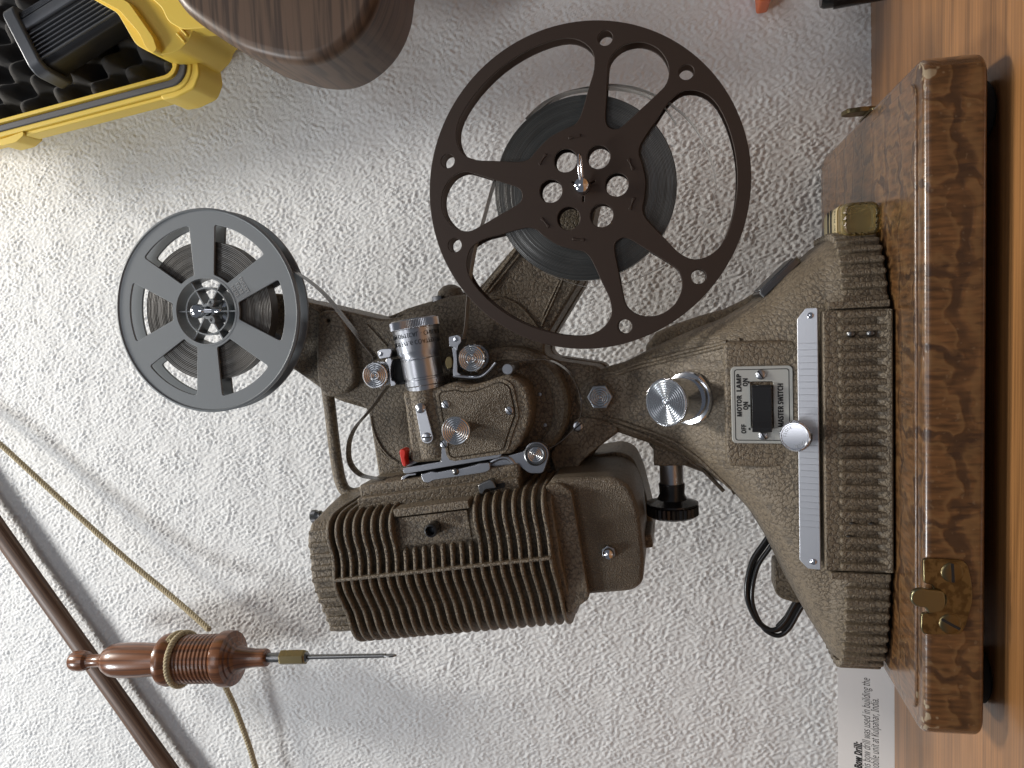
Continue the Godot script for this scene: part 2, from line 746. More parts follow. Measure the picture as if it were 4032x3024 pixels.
	st.fill_rect(Rect2i(24, 2, 14, 5), lin(0.015, 0.015, 0.015))
	st.fill_rect(Rect2i(0, 9, 5, 20), lin(0.14, 0.13, 0.12))
	st.fill_rect(Rect2i(0, 29, 64, 3), lin(0.12, 0.11, 0.1))
	var strip := mat("film_strip", Color.WHITE, 0.22)
	strip.albedo_texture = tex(st)
	strip.uv1_scale = Vector3(1.0 / 3.8, 1, 1)
	strip.backlight_enabled = true
	strip.backlight = Color(0.12, 0.11, 0.1)
	mat("film_leader", lin(0.3, 0.29, 0.27), 0.25)
	# crocodile pattern cloth of the case, 3.2 px a millimetre: x along the case, y from the foot of the front up and over the top
	var cw := 1024
	var ch := 900
	var ci := Image.create_empty(cw, ch, false, Image.FORMAT_RGB8)
	var ct := Image.create_empty(cw, ch, false, Image.FORMAT_RF)
	var cn := cells(1.0, 12, 0.0)
	var wn := noise(FastNoiseLite.TYPE_SIMPLEX_SMOOTH, 0.012, 44, 3)
	var gn := noise(FastNoiseLite.TYPE_SIMPLEX, 0.05, 45, 3)
	var sp := noise(FastNoiseLite.TYPE_SIMPLEX_SMOOTH, 0.03, 46, 2)
	for y in ch:
		for x in cw:
			var wx := x + 22.0 * wn.get_noise_2d(x, y) + 8.0 * sp.get_noise_2d(x, y)
			var wy := y + 26.0 * wn.get_noise_2d(x + 3000, y) + 6.0 * sp.get_noise_2d(x, y + 900)
			var row := floorf((ch - wy - 34.0) / 76.0)
			var bx := (wx + 0.28 * y + 31.0 * sin(row * 2.4)) / 116.0
			var by := (ch - wy - 34.0) / 76.0
			var e := minf(absf(bx - roundf(bx)) * 116.0, absf(by - roundf(by)) * 76.0 * (1.0 + 0.5 * sin(row * 1.7))) / 36.0 + 0.05 * cn.get_noise_2d(wx / 20.0, wy / 20.0)
			var line := 1.0 - smoothstep(0.05, 0.2 + 0.14 * wn.get_noise_2d(x * 2, y * 2), e)
			var halo := smoothstep(0.14, 0.24, e) * (1.0 - smoothstep(0.24, 0.5, e))
			var grain := gn.get_noise_2d(x * 1.9, y * 0.28)
			var short := smoothstep(0.12, 0.4, gn.get_noise_2d(x * 1.1 + 500, y * 0.22 + 70)) * smoothstep(-0.1, 0.3, sp.get_noise_2d(x * 0.5, y * 0.5))
			var t := 0.88 + 0.5 * grain + 0.35 * wn.get_noise_2d(x + 777, y)
			var c := Color(0.15 * t, 0.07 * t, 0.025 * t)
			c = c.lerp(Color(0.22, 0.125, 0.05), halo * 0.5)
			c = c.lerp(Color(0.04, 0.019, 0.01), clampf(line * 0.66 * (0.4 + 0.9 * smoothstep(-0.3, 0.3, wn.get_noise_2d(x * 1.3 + 50, y * 1.3))) + short * 0.5, 0, 1))
			var fleck := smoothstep(0.55, 0.7, sp.get_noise_2d(x * 2.3 + 4000, y * 2.3))
			c = c.lerp(Color(0.42, 0.33, 0.2), fleck * 0.15)
			# worn corners show pale board
			var ex := minf(absf(x - 24.0), absf(x - 985.0)) / 30.0
			var ey := absf(ch - y - 82.0) / 26.0
			var wear := smoothstep(0.1, 0.3, 1.0 - ex * 0.5 - ey * 0.7 - 0.3 + 0.9 * sp.get_noise_2d(x * 1.7, y * 1.7))
			c = c.lerp(Color(0.36, 0.29, 0.19), wear * 0.8)
			ci.set_pixel(x, y, c.linear_to_srgb())
			ct.set_pixel(x, y, Color(0.6 - 0.5 * line - 0.2 * short + 0.1 * grain, 0, 0))
	var croc := mat("crocodile_cloth", Color.WHITE, 0.33)
	croc.albedo_texture = tex(ci)
	relief(croc, tex(ct), 0.03)
	croc.clearcoat_enabled = true
	croc.clearcoat = 0.8
	croc.clearcoat_roughness = 0.2
	# table wood
	var tw := 1400
	var th := 760
	var ti := Image.create_empty(tw, th, false, Image.FORMAT_RGB8)
	var g1 := noise(FastNoiseLite.TYPE_SIMPLEX_SMOOTH, 0.01, 61, 4)
	var g2 := noise(FastNoiseLite.TYPE_SIMPLEX, 0.06, 62, 3)
	for y in th:
		for x in tw:
			var dx := x - 885.0
			var dy := (y - 600.0) * 2.0
			var kn := exp(-(dx * dx + dy * dy) / 2600.0)
			var yy := y + 60.0 * g1.get_noise_2d(x * 0.16, y * 0.3) + 26.0 * kn * signf(dy)
			var band := sin(yy * 0.21 + 5.0 * g1.get_noise_2d(x * 0.05, yy * 1.5)) * 0.5 + 0.5
			var fib := g2.get_noise_2d(x * 0.1, y * 6.0)
			var t := 0.84 + 0.2 * band + 0.42 * fib + 0.3 * g1.get_noise_2d(x * 0.4, y + 600)
			var c := Color(0.3 * t, 0.142 * t, 0.05 * t).lerp(Color(0.13, 0.05, 0.018), kn * 0.8)
			ti.set_pixel(x, y, c.linear_to_srgb())
	var table := mat("pine_board", Color.WHITE, 0.34)
	table.albedo_texture = tex(ti)
	table.clearcoat_enabled = true
	table.clearcoat = 0.25
	table.clearcoat_roughness = 0.25
	# other woods: dark bow, turned spindle, grey-brown form
	M.bow_wood = wood_mat("bow_wood", Color(0.13, 0.072, 0.042), Color(0.07, 0.036, 0.02), 0.45, 71, Vector2(1.2, 0.12))
	M.spindle_wood = wood_mat("spindle_wood", Color(0.2, 0.076, 0.028), Color(0.105, 0.038, 0.015), 0.3, 72, Vector2(0.9, 0.07))
	for w in [M.bow_wood, M.spindle_wood]:
		w.uv1_triplanar = false
	M.bow_wood.uv1_scale = Vector3(2, 0.6, 1)
	M.spindle_wood.uv1_scale = Vector3(3, 1.0 / 130.0, 1)
	M.spindle_wood.clearcoat_enabled = true
	M.spindle_wood.clearcoat = 0.4
	M.spindle_wood.clearcoat_roughness = 0.12
	M.form_wood = wood_mat("form_wood", Color(0.12, 0.074, 0.046), Color(0.055, 0.033, 0.021), 0.4, 73, Vector2(0.06, 1.6))
	var rope := mat("rope", lin(0.42, 0.35, 0.22), 0.85)
	rope.rim_enabled = true
	rope.rim = 0.3
	# yellow case
	var yel := mat("yellow_plastic", lin(0.79, 0.56, 0.085), 0.42)
	yel.metallic_specular = 0.45
	yel.subsurf_scatter_enabled = true
	yel.subsurf_scatter_strength = 0.05
	var foam := mat("foam", lin(0.04, 0.038, 0.036), 0.95)
	foam.rim_enabled = true
	foam.rim = 0.35
	mat("grey_gasket", lin(0.075, 0.075, 0.08), 0.6)
	mat("device_black", lin(0.03, 0.031, 0.034), 0.34, 0.3)
	mat("device_grey", lin(0.11, 0.118, 0.13), 0.36, 0.3)
	mat("orange_plastic", lin(0.75, 0.16, 0.04), 0.4)
	# glass of the bottle
	var glass := mat("amber_glass", Color(1.0, 0.9, 0.62, 0.14), 0.04)
	glass.refraction_enabled = true
	glass.refraction_scale = 0.05
	glass.transparency = BaseMaterial3D.TRANSPARENCY_ALPHA
	var lp := mat("label_paper", lin(0.66, 0.56, 0.33), 0.7)
	lp.backlight_enabled = true
	lp.backlight = Color(0.6, 0.5, 0.3)
	mat("card_paper", lin(0.8, 0.8, 0.79), 0.55)
	# plaster
	var wallm := mat("plaster", lin(0.8, 0.81, 0.805), 0.82)
	var pn := Image.create_empty(256, 256, false, Image.FORMAT_RF)
	var pf := noise(FastNoiseLite.TYPE_SIMPLEX, 0.09, 81, 3).get_seamless_image(256, 256)
	for y in 256:
		for x in 256:
			pn.set_pixel(x, y, Color(pf.get_pixel(x, y).r, 0, 0))
	triplanar(wallm, 22.0)
	relief(wallm, tex(pn), 0.018)


func wood_mat(called: String, light: Color, dark: Color, rough: float, sd: int, stretch: Vector2) -> StandardMaterial3D:
	var w := 256
	var im := Image.create_empty(w, w, false, Image.FORMAT_RGB8)
	var n := noise(FastNoiseLite.TYPE_SIMPLEX, 0.035, sd, 4)
	for y in w:
		for x in w:
			# sampled on a torus-like pair so that the tile repeats without a seam
			var fx := float(x) / w
			var q := lerpf(n.get_noise_2d(x * stretch.x, y * stretch.y), n.get_noise_2d((x - w) * stretch.x, y * stretch.y), smoothstep(0.8, 1.0, fx))
			var fy := float(y) / w
			var q2 := lerpf(n.get_noise_2d(x * stretch.x, (y - w) * stretch.y), n.get_noise_2d((x - w) * stretch.x, (y - w) * stretch.y), smoothstep(0.8, 1.0, fx))
			q = lerpf(q, q2, smoothstep(0.8, 1.0, fy))
			im.set_pixel(x, y, light.lerp(dark, smoothstep(-0.25, 0.45, q)).linear_to_srgb())
	var m := mat(called, Color.WHITE, rough)
	m.albedo_texture = tex(im)
	triplanar(m, 90.0)
	return m


# ---------------------------------------------------------------- wall and table

func build_wall_and_table() -> void:
	var n1 := noise(FastNoiseLite.TYPE_SIMPLEX_SMOOTH, 0.29, 101, 3)
	n1.domain_warp_enabled = true
	n1.domain_warp_amplitude = 3.5
	n1.domain_warp_frequency = 0.12
	var n2 := noise(FastNoiseLite.TYPE_SIMPLEX, 0.42, 102, 2)
	var n3 := noise(FastNoiseLite.TYPE_SIMPLEX_SMOOTH, 0.02, 103, 2)
	var x0 := -530.0
	var y0 := -6.0
	var st := 1.2
	var nx := 770
	var ny := 810
	var h := PackedFloat32Array()
	h.resize(nx * ny)
	for j in ny:
		for i in nx:
			var x := x0 + i * st
			var y := y0 + j * st
			var q := n1.get_noise_2d(x, y)
			q = smoothstep(-0.42, 0.38, q)
			h[j * nx + i] = -2.0 + (0.82 + 0.5 * n3.get_noise_2d(x * 1.7 + 900, y * 1.7)) * q + 0.5 * n2.get_noise_2d(x, y) * q + 0.5 * n3.get_noise_2d(x, y)
	var b := MB.new()
	b.v.resize(nx * ny)
	b.n.resize(nx * ny)
	b.uv.resize(nx * ny)
	b.idx.resize((nx - 1) * (ny - 1) * 6)
	var o := 0
	for j in ny:
		for i in nx:
			var k := j * nx + i
			b.v[k] = Vector3(x0 + i * st, y0 + j * st, h[k])
			var gx := h[j * nx + mini(i + 1, nx - 1)] - h[j * nx + maxi(i - 1, 0)]
			var gy := h[mini(j + 1, ny - 1) * nx + i] - h[maxi(j - 1, 0) * nx + i]
			b.n[k] = Vector3(-gx, -gy, 2.0 * st).normalized()
			if i < nx - 1 and j < ny - 1:
				b.idx[o] = k
				b.idx[o + 1] = k + nx
				b.idx[o + 2] = k + 1
				b.idx[o + 3] = k + 1
				b.idx[o + 4] = k + nx
				b.idx[o + 5] = k + nx + 1
				o += 6
	# plain plaster beyond, and the thickness of the wall
	var xe := x0 + (nx - 1) * st
	var ye := y0 + (ny - 1) * st
	for r in [[-1600.0, y0, x0 + 0.5, 1600.0], [xe - 0.5, y0, 1600.0, 1600.0], [x0, ye - 0.5, xe, 1600.0]]:
		b.flat_quad(Vector3(r[0], r[1], -1.7), Vector3(r[2], r[1], -1.7), Vector3(r[2], r[3], -1.7), Vector3(r[0], r[3], -1.7), Vector3(0, 0, 1))
	b.flat_quad(Vector3(-1600, -6, -120), Vector3(1600, -6, -120), Vector3(1600, 1600, -120), Vector3(-1600, 1600, -120), Vector3(0, 0, -1))
	var w := part(self, "wall", b, M.plaster)
	w.set_meta("kind", "structure")
	# one pine board
	var t := MB.new()
	var a := [Vector3(-900, 0, -6), Vector3(900, 0, -6), Vector3(900, 0, 520), Vector3(-900, 0, 520)]
	var k0 := t.v.size()
	for p in a:
		t.vert(p, Vector3.UP, Vector2((p.x + 900) / 1800.0, (p.z + 6) / 526.0))
	t.quad(k0, k0 + 1, k0 + 2, k0 + 3)
	k0 = t.v.size()
	for p in [Vector3(-900, 0, 520), Vector3(900, 0, 520), Vector3(900, -28, 520), Vector3(-900, -28, 520)]:
		t.vert(p, Vector3.BACK, Vector2((p.x + 900) / 1800.0, 0.9 - p.y / 526.0))
	t.quad(k0, k0 + 1, k0 + 2, k0 + 3)
	t.flat_quad(Vector3(-900, -28, -6), Vector3(900, -28, -6), Vector3(900, -28, 520), Vector3(-900, -28, 520), Vector3.DOWN)
	var tb := part(self, "table", t, M.pine_board)
	tb.set_meta("kind", "structure")


# ---------------------------------------------------------------- carrying case

func screw(parent: Node3D, called: String, p: Transform3D, r: float, m: Material, slot_turn: float, dome := 0.5) -> void:
	var prof := PackedVector2Array([Vector2(r, 0), Vector2(r, 0.5)])
	for i in 5:
		var t := PI / 2 * (i + 1) / 5.0
		prof.append(Vector2(r * cos(t * 0.999), 0.5 + r * dome * sin(t)))
	prof[prof.size() - 1].x = 0.0
	var b := lathe(prof, 24)
	part(parent, called, b, m, p)
	# the slot is a real cut seen as a dark trough: two cheeks and a floor
	var w := r * 0.13
	var g := MB.new()
	var top := 0.5 + r * dome
	g.add(plate(rrect(-r * 0.93, -w, r * 0.93, w, w * 0.4, 2), [], top * 0.55, top * 1.0 + 0.02, 0.0), at(0, 0, 0, slot_turn))
	part(parent, called + "_slot", g, M.black_matte, p)


func build_case() -> void:
	var t := thing("carrying_case", "brown crocodile patterned carrying case lid under the projector", "case", Vector3(-47, 0, 120))
	var up := Transform3D(Basis(Vector3(1, 0, 0), Vector3(0, 0, -1), Vector3(0, 1, 0)), Vector3.ZERO)
	var b := plate(rrect(-199, -236, 104, -3, 11, 6), [], 10.0, 35.0, 3.2, 3.0, 4)
	case_uv(b)
	part(t, "case_body", b, M.crocodile_cloth, up)
	var c := plate(rrect(-191, -227, 96, -9, 8, 5), [], 34.0, 36.2, 1.2, 0.0, 3)
	case_uv(c)
	part(t, "top_panel", c, M.crocodile_cloth, up)
	for p in [Vector2(84, 205), Vector2(-180, 205), Vector2(84, 30), Vector2(-180, 30)]:
		var f := lathe(PackedVector2Array([Vector2(0, 0), Vector2(11.5, 0), Vector2(13.5, 1.5), Vector2(13, 8), Vector2(11.5, 10.3), Vector2(0, 10.3)]), 28)
		part(t, "foot", f, M.rubber, mmx(Transform3D(up.basis, Vector3(p.x, 0, p.y))))
	# front latch
	var l := part(t, "latch", plate(soften(P([-113.6, 35.8, -114.1, 20.1, -116.7, 17.5, -125.5, 15.8, -132.5, 15.6, -142.7, 17.9, -148.1, 20.3, -148.7, 35.5, -146.1, 36.7, -138.7, 36.4, -138.6, 32.7, -135.3, 26.9, -129.9, 26.4, -128.3, 31.1, -125.5, 32.2, -125.2, 35.5]), 2.2), [], 235.6, 237.2, 0.6, 0.0), M.brass)
	part(l, "tongue", plate(soften(P([-127.1, 34.4, -127.5, 28.0, -132.2, 27.0, -136.9, 28.0, -138.2, 34.4, -135.4, 35.2, -135.2, 38.9, -133.2, 41.3, -130.3, 41.5, -127.5, 40.2, -126.6, 37.5, -126.8, 35.2]), 2.0), [], 237.4, 239.6, 0.8, 0.3), M.brass_bright)
	var s1 := Vector2(-119.8, 24.0)
	var s2 := Vector2(-143.1, 24.7)
	screw(l, "screw", mmx(at2(s1, 236.8)), 4.6, M.brass_screw, 3, 0.18)
	screw(l, "screw", mmx(at2(s2, 236.8)), 4.6, M.brass_screw, 60, 0.18)
	# latch on the right side, its hook sticking up
	var side := Transform3D(Basis(Vector3(0, 0, -1), Vector3(0, 1, 0), Vector3(1, 0, 0)), Vector3(104, 0, 128))
	var l2 := part(t, "latch", plate(rrect(-15, 14, 15, 34, 3), [], -0.2, 1.4, 0.5), M.brass, mmx(side))
	part(l2, "hook", plate(soften(P([-5, 26, 6, 26, 6, 42, 3, 46, -5, 44, -6, 36]), 1.5), [], 1.5, 4.2, 0.6, 0.3), M.brass, mmx(side))


func case_uv(b: MB) -> void:
	for i in b.v.size():
		var p := b.v[i]     # x, -z, y
		var q := b.n[i]
		var u := (p.x + 205.0) / 320.0
		var s := p.z - 10.0
		if absf(q.z) > 0.72:
			s = 26.0 + (236.0 + p.y)
		elif absf(q.x) > 0.7:
			u = (p.y + 240.0) / 320.0 + 0.31
		b.uv[i] = Vector2(u, 1.0 - s / 281.0)


# ---------------------------------------------------------------- projector

const BELL := [[37.6, -193.0, 33.5, 192.0, 4.4], [39.0, -196.0, 35.5, 194.0, 4.4], [50.0, -197.0, 36.5, 193.6, 4.4], [57.0, -196.0, 36.0, 192.6, 4.4], [61.5, -192.0, 33.5, 190.6, 4.4], [65.5, -185.0, 30.0, 188.4, 4.4], [72.0, -174.0, 25.0, 186.6, 4.4], [80.0, -158.0, 19.0, 184.6, 4.2], [90.0, -135.0, 9.0, 181.6, 4.0], [100.0, -117.0, 2.5, 178.2, 3.8], [112.0, -102.0, -4.0, 172.4, 3.6], [119.0, -96.5, -6.8, 167.0, 3.6], [126.0, -92.0, -9.0, 160.5, 3.6], [140.0, -85.0, -14.5, 149.0, 3.6], [155.0, -78.5, -21.0, 144.5, 3.4], [170.0, -73.0, -28.0, 142.0, 3.2], [184.0, -68.0, -31.5, 141.0, 3.0], [192.0, -64.5, -34.5, 140.6, 2.8], [198.0, -59.0, -39.5, 140.0, 2.4], [201.0, -53.0, -45.5, 138.5, 2.0]]
const ZC := 134.0


func bell_at(y: float) -> Array:
	for i in BELL.size() - 1:
		if y <= BELL[i + 1][0]:
			var t := clampf((y - BELL[i][0]) / (BELL[i + 1][0] - BELL[i][0]), 0, 1)
			var r := []
			for k in 5:
				r.append(lerpf(BELL[i][k], BELL[i + 1][k], t))
			return r
	return BELL[BELL.size() - 1]


func bell_z(x: float, y: float) -> float:
	var q := bell_at(y)
	var c: float = (q[1] + q[2]) / 2.0
	var w: float = (q[2] - q[1]) / 2.0
	var u := minf(absf(x - c) / w, 0.999)
	return ZC + (q[3] - ZC) * pow(1.0 - pow(u, q[4]), 1.0 / q[4])


func bell_point(y: float, ang: float) -> Array:   # a point of the section at height y, and its outward normal
	var q := bell_at(y)
	var c: float = (q[1] + q[2]) / 2.0
	var w: float = (q[2] - q[1]) / 2.0
	var d: float = q[3] - ZC
	var e: float = 2.0 / q[4]
	var cx := cos(ang)
	var sx := sin(ang)
	var p := Vector3(c + w * signf(cx) * pow(absf(cx), e), y, ZC + d * signf(sx) * pow(absf(sx), e))
	var n := Vector3(signf(cx) * pow(absf(cx), 2.0 - e) / w, 0, signf(sx) * pow(absf(sx), 2.0 - e) / d)
	return [p, n.normalized()]


func disc_knob(r: float, height: float, grooves: int, stem_r := 0.0, stem := 0.0) -> MB:
	# round knob along z with turned rings in its face
	var pr := PackedVector2Array()
	if stem > 0.0:
		pr.append(Vector2(stem_r, -stem))
		pr.append(Vector2(stem_r, 0))
	else:
		pr.append(Vector2(0, 0))
	pr.append(Vector2(r - 0.35, 0))
	pr.append(Vector2(r, 0.35))
	pr.append(Vector2(r, height - 0.5))
	pr.append(Vector2(r - 0.5, height))
	var step := (r - 0.7) / grooves
	for i in grooves:
		var q := r - 0.7 - step * i
		pr.append(Vector2(q, height))
		pr.append(Vector2(maxf(q - step * 0.5, 0.0), height - minf(0.6, step * 0.42)))
	pr.append(Vector2(0, height - 0.1))
	return lathe(pr, 56, 25.0)


func build_projector() -> void:
	var p := thing("film_projector", "brown crackle painted metal film projector standing on the case lid", "film projector", Vector3(-84, 36, 134))
	build_base(p)
	build_head(p)
	build_lamp_house(p)
	build_lens(p)
	build_gate(p)


func build_base(p: Node3D) -> void:
	var rings: Array[PackedVector3Array] = []
	for i in BELL.size() - 1:
		var subs := 1 if i > 14 else 3
		for s in subs:
			rings.append(bell_ring(lerpf(BELL[i][0], BELL[i + 1][0], float(s) / subs)))
	rings.append(bell_ring(BELL[BELL.size() - 1][0]))
	var base := part(p, "base_housing", loft(rings), M.crackle_enamel)
	var pad := plate(rrect(-192, -184, 26, -80, 24, 6), [], 36.3, 38.2, 0.3)
	part(p, "rubber_pad", pad, M.rubber, Transform3D(Basis(Vector3(1, 0, 0), Vector3(0, 0, -1), Vector3(0, 1, 0)), Vector3.ZERO))
	# second casting behind, seen as stepped edges along the column
	var fl := MB.new()
	var fr: Array[PackedVector3Array] = []
	for y in [70.0, 80.0, 90.0, 100.0, 112.0, 126.0, 140.0, 152.0, 158.0]:
		var q := bell_at(y)
		var rg := PackedVector3Array()
		var e := 3.0 + 5.0 * smoothstep(90.0, 150.0, y)
		for k in 40:
			var t := TAU * k / 40
			rg.append(Vector3((q[1] + q[2]) / 2 + ((q[2] - q[1]) / 2 + e * (1.0 if y < 155 else 0.4)) * signf(cos(t)) * pow(absf(cos(t)), 0.5), y, 122.0 + 9.0 * signf(sin(t)) * pow(absf(sin(t)), 0.6)))
		fr.append(rg)
	part(p, "rear_casting", loft(fr), M.crackle_enamel)
	# raised beads along the edges of the column
	for path in [P([-36.3, 182.1, -35.4, 176.4, -31.0, 161.3, -28.1, 148.5, -25.2, 138.0, -22.4, 125.6, -19.6, 115.4, -16.2, 106.6]), P([-34.4, 180.6, -33.6, 174.9, -29.2, 161.9, -26.2, 148.5, -23.3, 138.0, -20.5, 125.6, -17.3, 113.3]), P([-61.1, 182.6, -63.2, 175.1, -66.0, 167.3, -71.0, 153.3, -76.6, 140.8, -83.2, 130.5, -90.4, 122.4, -99.8, 113.0, -106.9, 109.0]), P([-64.8, 178.8, -69.0, 167.4, -74.6, 153.4, -80.2, 143.0, -86.0, 134.7, -94.0, 125.9, -105.6, 115.2])]:
		var line := PackedVector3Array()
		for q in smooth_path(path, 4):
			line.append(Vector3(q.x, q.y, bell_z(q.x, q.y) + 0.4))
		part(base, "bead", tube(line, 1.15, 8), M.crackle_enamel)
	# ribs round the corners of the skirt
	var rib := plate(rrect(-1.7, -11.0, 1.7, 10.5, 1.6, 4), [], -1.5, 2.3, 1.3, 0.0, 3)
	var ribm := rib.mesh()
	var dist := 0.0
	var last := Vector3.ZERO
	var count := 0
	for s in 1400:
		var ang := lerpf(-0.12, PI + 0.12, s / 1399.0)
		var bp := bell_point(49.0, ang)
		var q: Vector3 = bp[0]
		if s:
			dist += q.distance_to(last)
		last = q
		if dist > 6.7 * (count + 0.6):
			count += 1
			if q.x < -137.5 or q.x > 0.5:
				var nn: Vector3 = bp[1]
				var fx := Transform3D(Basis(Vector3.UP.cross(nn), Vector3.UP, nn), q)
				part(base, "rib", ribm, M.crackle_enamel, mmx(fx))
	# hinged front panel with its ribs
	var door := part(p, "front_panel", plate(rrect(-134.6, 37.4, -2.6, 69.0, 1.2), [], 186.0, 194.6, 1.0, 0.0, 3), M.crackle_enamel)
	var bar := plate(rrect(-1.7, 39.5, 1.7, 62.2, 1.6, 4), [], 193.0, 197.3, 1.3, 0.0, 3).mesh()
	for i in 20:
		part(door, "rib", bar, M.crackle_enamel, mmx(at(-5.0 - 6.66 * i, 0, 0)))
	for x in [[-1.9, 1.6], [-138.8, -135.3]]:
		part(base, "panel_jamb", plate(rrect(x[0], 38.2, x[1], 66.5, 0.5, 2), [], 186, 195.3, 0.5), M.crackle_enamel)
	# foot of the panel: a lip with a sloping upper face
	var lip := MB.new()
	lip.add(sweep_x(P([193.5, 37.5, 196.8, 37.5, 197.5, 38.2, 197.5, 40.0, 194.4, 44.2, 193.5, 44.2]), -134.0, -3.2))
	part(door, "lip", lip, M.crackle_enamel)
	for q in [Vector2(-14.3, 56), Vector2(-14.3, 47), Vector2(-111.0, 56), Vector2(-111.0, 47), Vector2(-117.7, 57.5)]:
		part(door, "rivet", lathe(PackedVector2Array([Vector2(2.1, 0), Vector2(2.1, 0.6), Vector2(1.6, 1.4), Vector2(0.8, 1.8), Vector2(0, 1.9)]), 20), M.dark_steel, mmx(at(q.x, q.y, 194.4)))
	# bright strip above the panel
	var tf2 := mmx(at(0, 75.2, 190.6, 0, 16))
	var strip := part(p, "metal_strip", plate(soften(P([-6.2, 5.2, -0.9, 1.0, -0.9, -4.6, -134.8, -4.6, -134.8, 1.6, -130.6, 5.6]), 0.8), [], -0.9, 0.9, 0.35, 0.0), M.aluminium, tf2)
	for q in [Vector2(-4.7, -1.2), Vector2(-130.8, -1.2)]:
		part(strip, "rivet", lathe(PackedVector2Array([Vector2(1.7, 0), Vector2(1.5, 0.6), Vector2(0.8, 0.9), Vector2(0, 1.0)]), 20), M.chrome, tf2 * mmx(at(q.x, q.y, 0.8)))
	var line_m := plate(rrect(-0.2, -4.3, 0.2, 5.0, 0.1, 1), [], 0.8, 1.15, 0.1, 0.0, 1).mesh()
	for i in 30:
		var x := -18.6 - 3.25 * i
		part(strip, "ridge", line_m, M.aluminium, tf2 * mmx(at(x, 0, 0)))
	# latch knob of the panel
	var kc := Vector2(-64.4, 81.9)
	var kf := mmx(at(kc.x, kc.y, 196.0, 0, 24))
	var knob := part(p, "latch_knob", lathe(PackedVector2Array([Vector2(3.2, -8), Vector2(3.2, 0), Vector2(7.0, 0), Vector2(7.5, 0.6), Vector2(7.5, 4.4), Vector2(7.0, 5.0), Vector2(6.5, 5.0), Vector2(6.3, 4.7), Vector2(0, 4.7)]), 56), M.chrome, kf)
	knurl(knob, "knurl", 7.5, 0.8, 4.2, 60, M.chrome, kf)
	arc_text(knob, "OPEN", 4.9, 1.5, 215.0, kf, 4.75)
	arc_text(knob, "CLOSE", 4.9, 1.5, 55.0, kf, 4.75)
	# switch
	var sf := mmx(at(-50.3, 97.6, 180.2, 0, 7))
	var boss := part(p, "switch_boss", plate(rrect(-33.5, -19.0, 33.5, 18.5, 3.5), [], -16, 1.2, 2.6, 0.0, 4), M.crackle_enamel, sf)
	var pf := sf * mmx(at(0, -0.6, 1.2))
	var pl := part(p, "switch_plate", plate(rrect(-20.4, -15.4, 20.4, 15.4, 2.4), [rrect(-12.2, -5.7, 12.3, 5.6, 0.5, 2)], 0, 1.1, 0.3), M.plate_silver, pf)
	part(pl, "border_line", plate(rrect(-18.9, -13.7, 18.9, 13.7, 1.4), [rrect(-18.5, -13.3, 18.5, 13.3, 1.2)], 1.0, 1.16, 0.0), M.print_black, pf)
	for w in [["OFF", Vector2(-12.7, 9.3), 2.35, 4.9], ["MOTOR", Vector2(-0.4, 11.3), 2.35, 11.4], ["LAMP", Vector2(11.8, 11.3), 2.35, 9.4], ["ON", Vector2(-0.4, 8.1), 2.35, 4.3], ["ON", Vector2(12.0, 8.1), 2.35, 4.3], ["MASTER SWITCH", Vector2(-0.3, -9.3), 2.6, 22.9]]:
		part(pl, "lettering", fit_width(letters(w[0], w[2], 0.12, 0.0, 700), w[3]), M.print_black, pf * mmx(at(w[1].x, w[1].y, 1.15)))
	for q in [Vector2(-12.7, 6.4), Vector2(-0.4, 6.4), Vector2(12.0, 6.4)]:
		part(pl, "tick_mark", plate(rrect(q.x - 0.6, q.y - 0.5, q.x + 0.6, q.y + 0.5, 0.1, 1), [], 1.05, 1.17, 0.0), M.print_black, pf)
	screw(pl, "screw", pf * mmx(at(15.9, 0.3, 1.0)), 2.6, M.steel, 35, 0.45)
	screw(pl, "screw", pf * mmx(at(-16.0, -0.5, 1.0)), 2.6, M.steel, 35, 0.45)
	var rk := part(p, "rocker_switch", plate(rrect(-12.0, -5.5, 12.0, 5.4, 0.5, 2), [], -6, -0.6, 0.2), M.black_matte, pf)
	var rb := MB.new()
	rb.add(sweep_y(P([-13.2, 0.0, 10.6, 0.0, 10.6, 3.4, 9.2, 4.2, 4.0, 3.8, -2.6, 3.0, -8.2, 5.4, -11.4, 8.0, -13.6, 7.2]), -4.9, 4.9))
	part(rk, "rocker", rb, M.black_plastic, pf)
	# speed knob on the column
	var rc := Vector2(-48.7, 134.9)
	var nf := mmx(at(rc.x, rc.y, 158.0, 0, 33))
	var sk := part(p, "speed_knob", lathe(PackedVector2Array([Vector2(0, -3), Vector2(15.2, -3), Vector2(15.2, -0.4), Vector2(14.6, 0.5), Vector2(12.4, 0.9), Vector2(11.4, 0.9), Vector2(11.4, 4.6), Vector2(12.4, 5.2), Vector2(12.4, 18.4), Vector2(12.9, 18.6), Vector2(12.9, 20.4)]), 64), M.chrome, nf)
	part(sk, "knob_face", disc_knob(12.9, 2.2, 9), M.turned_metal, nf * mmx(at(0, 0, 19.4)))
	knurl(sk, "knurl", 12.95, 19.4, 21.4, 90, M.chrome, nf)
	part(sk, "knob_button", lathe(PackedVector2Array([Vector2(1.6, 0), Vector2(1.5, 0.5), Vector2(0.8, 1.0), Vector2(0, 1.1)]), 20), M.chrome, nf * mmx(at(0, 0, 21.3)))
	# pivot bolt
	var hx := Vector2(-48.1, 185.3)
	var nb := part(p, "hex_bolt", plate(circle(Vector2.ZERO, 7.7, 6, 0.0), [], 0, 5.0, 0.6, 0.0, 2, 20.0), M.steel, mmx(at2(hx, 141.0, 30)))
	part(nb, "bolt_face", disc_knob(5.9, 0.8, 4), M.turned_metal, mmx(at2(hx, 145.6)))
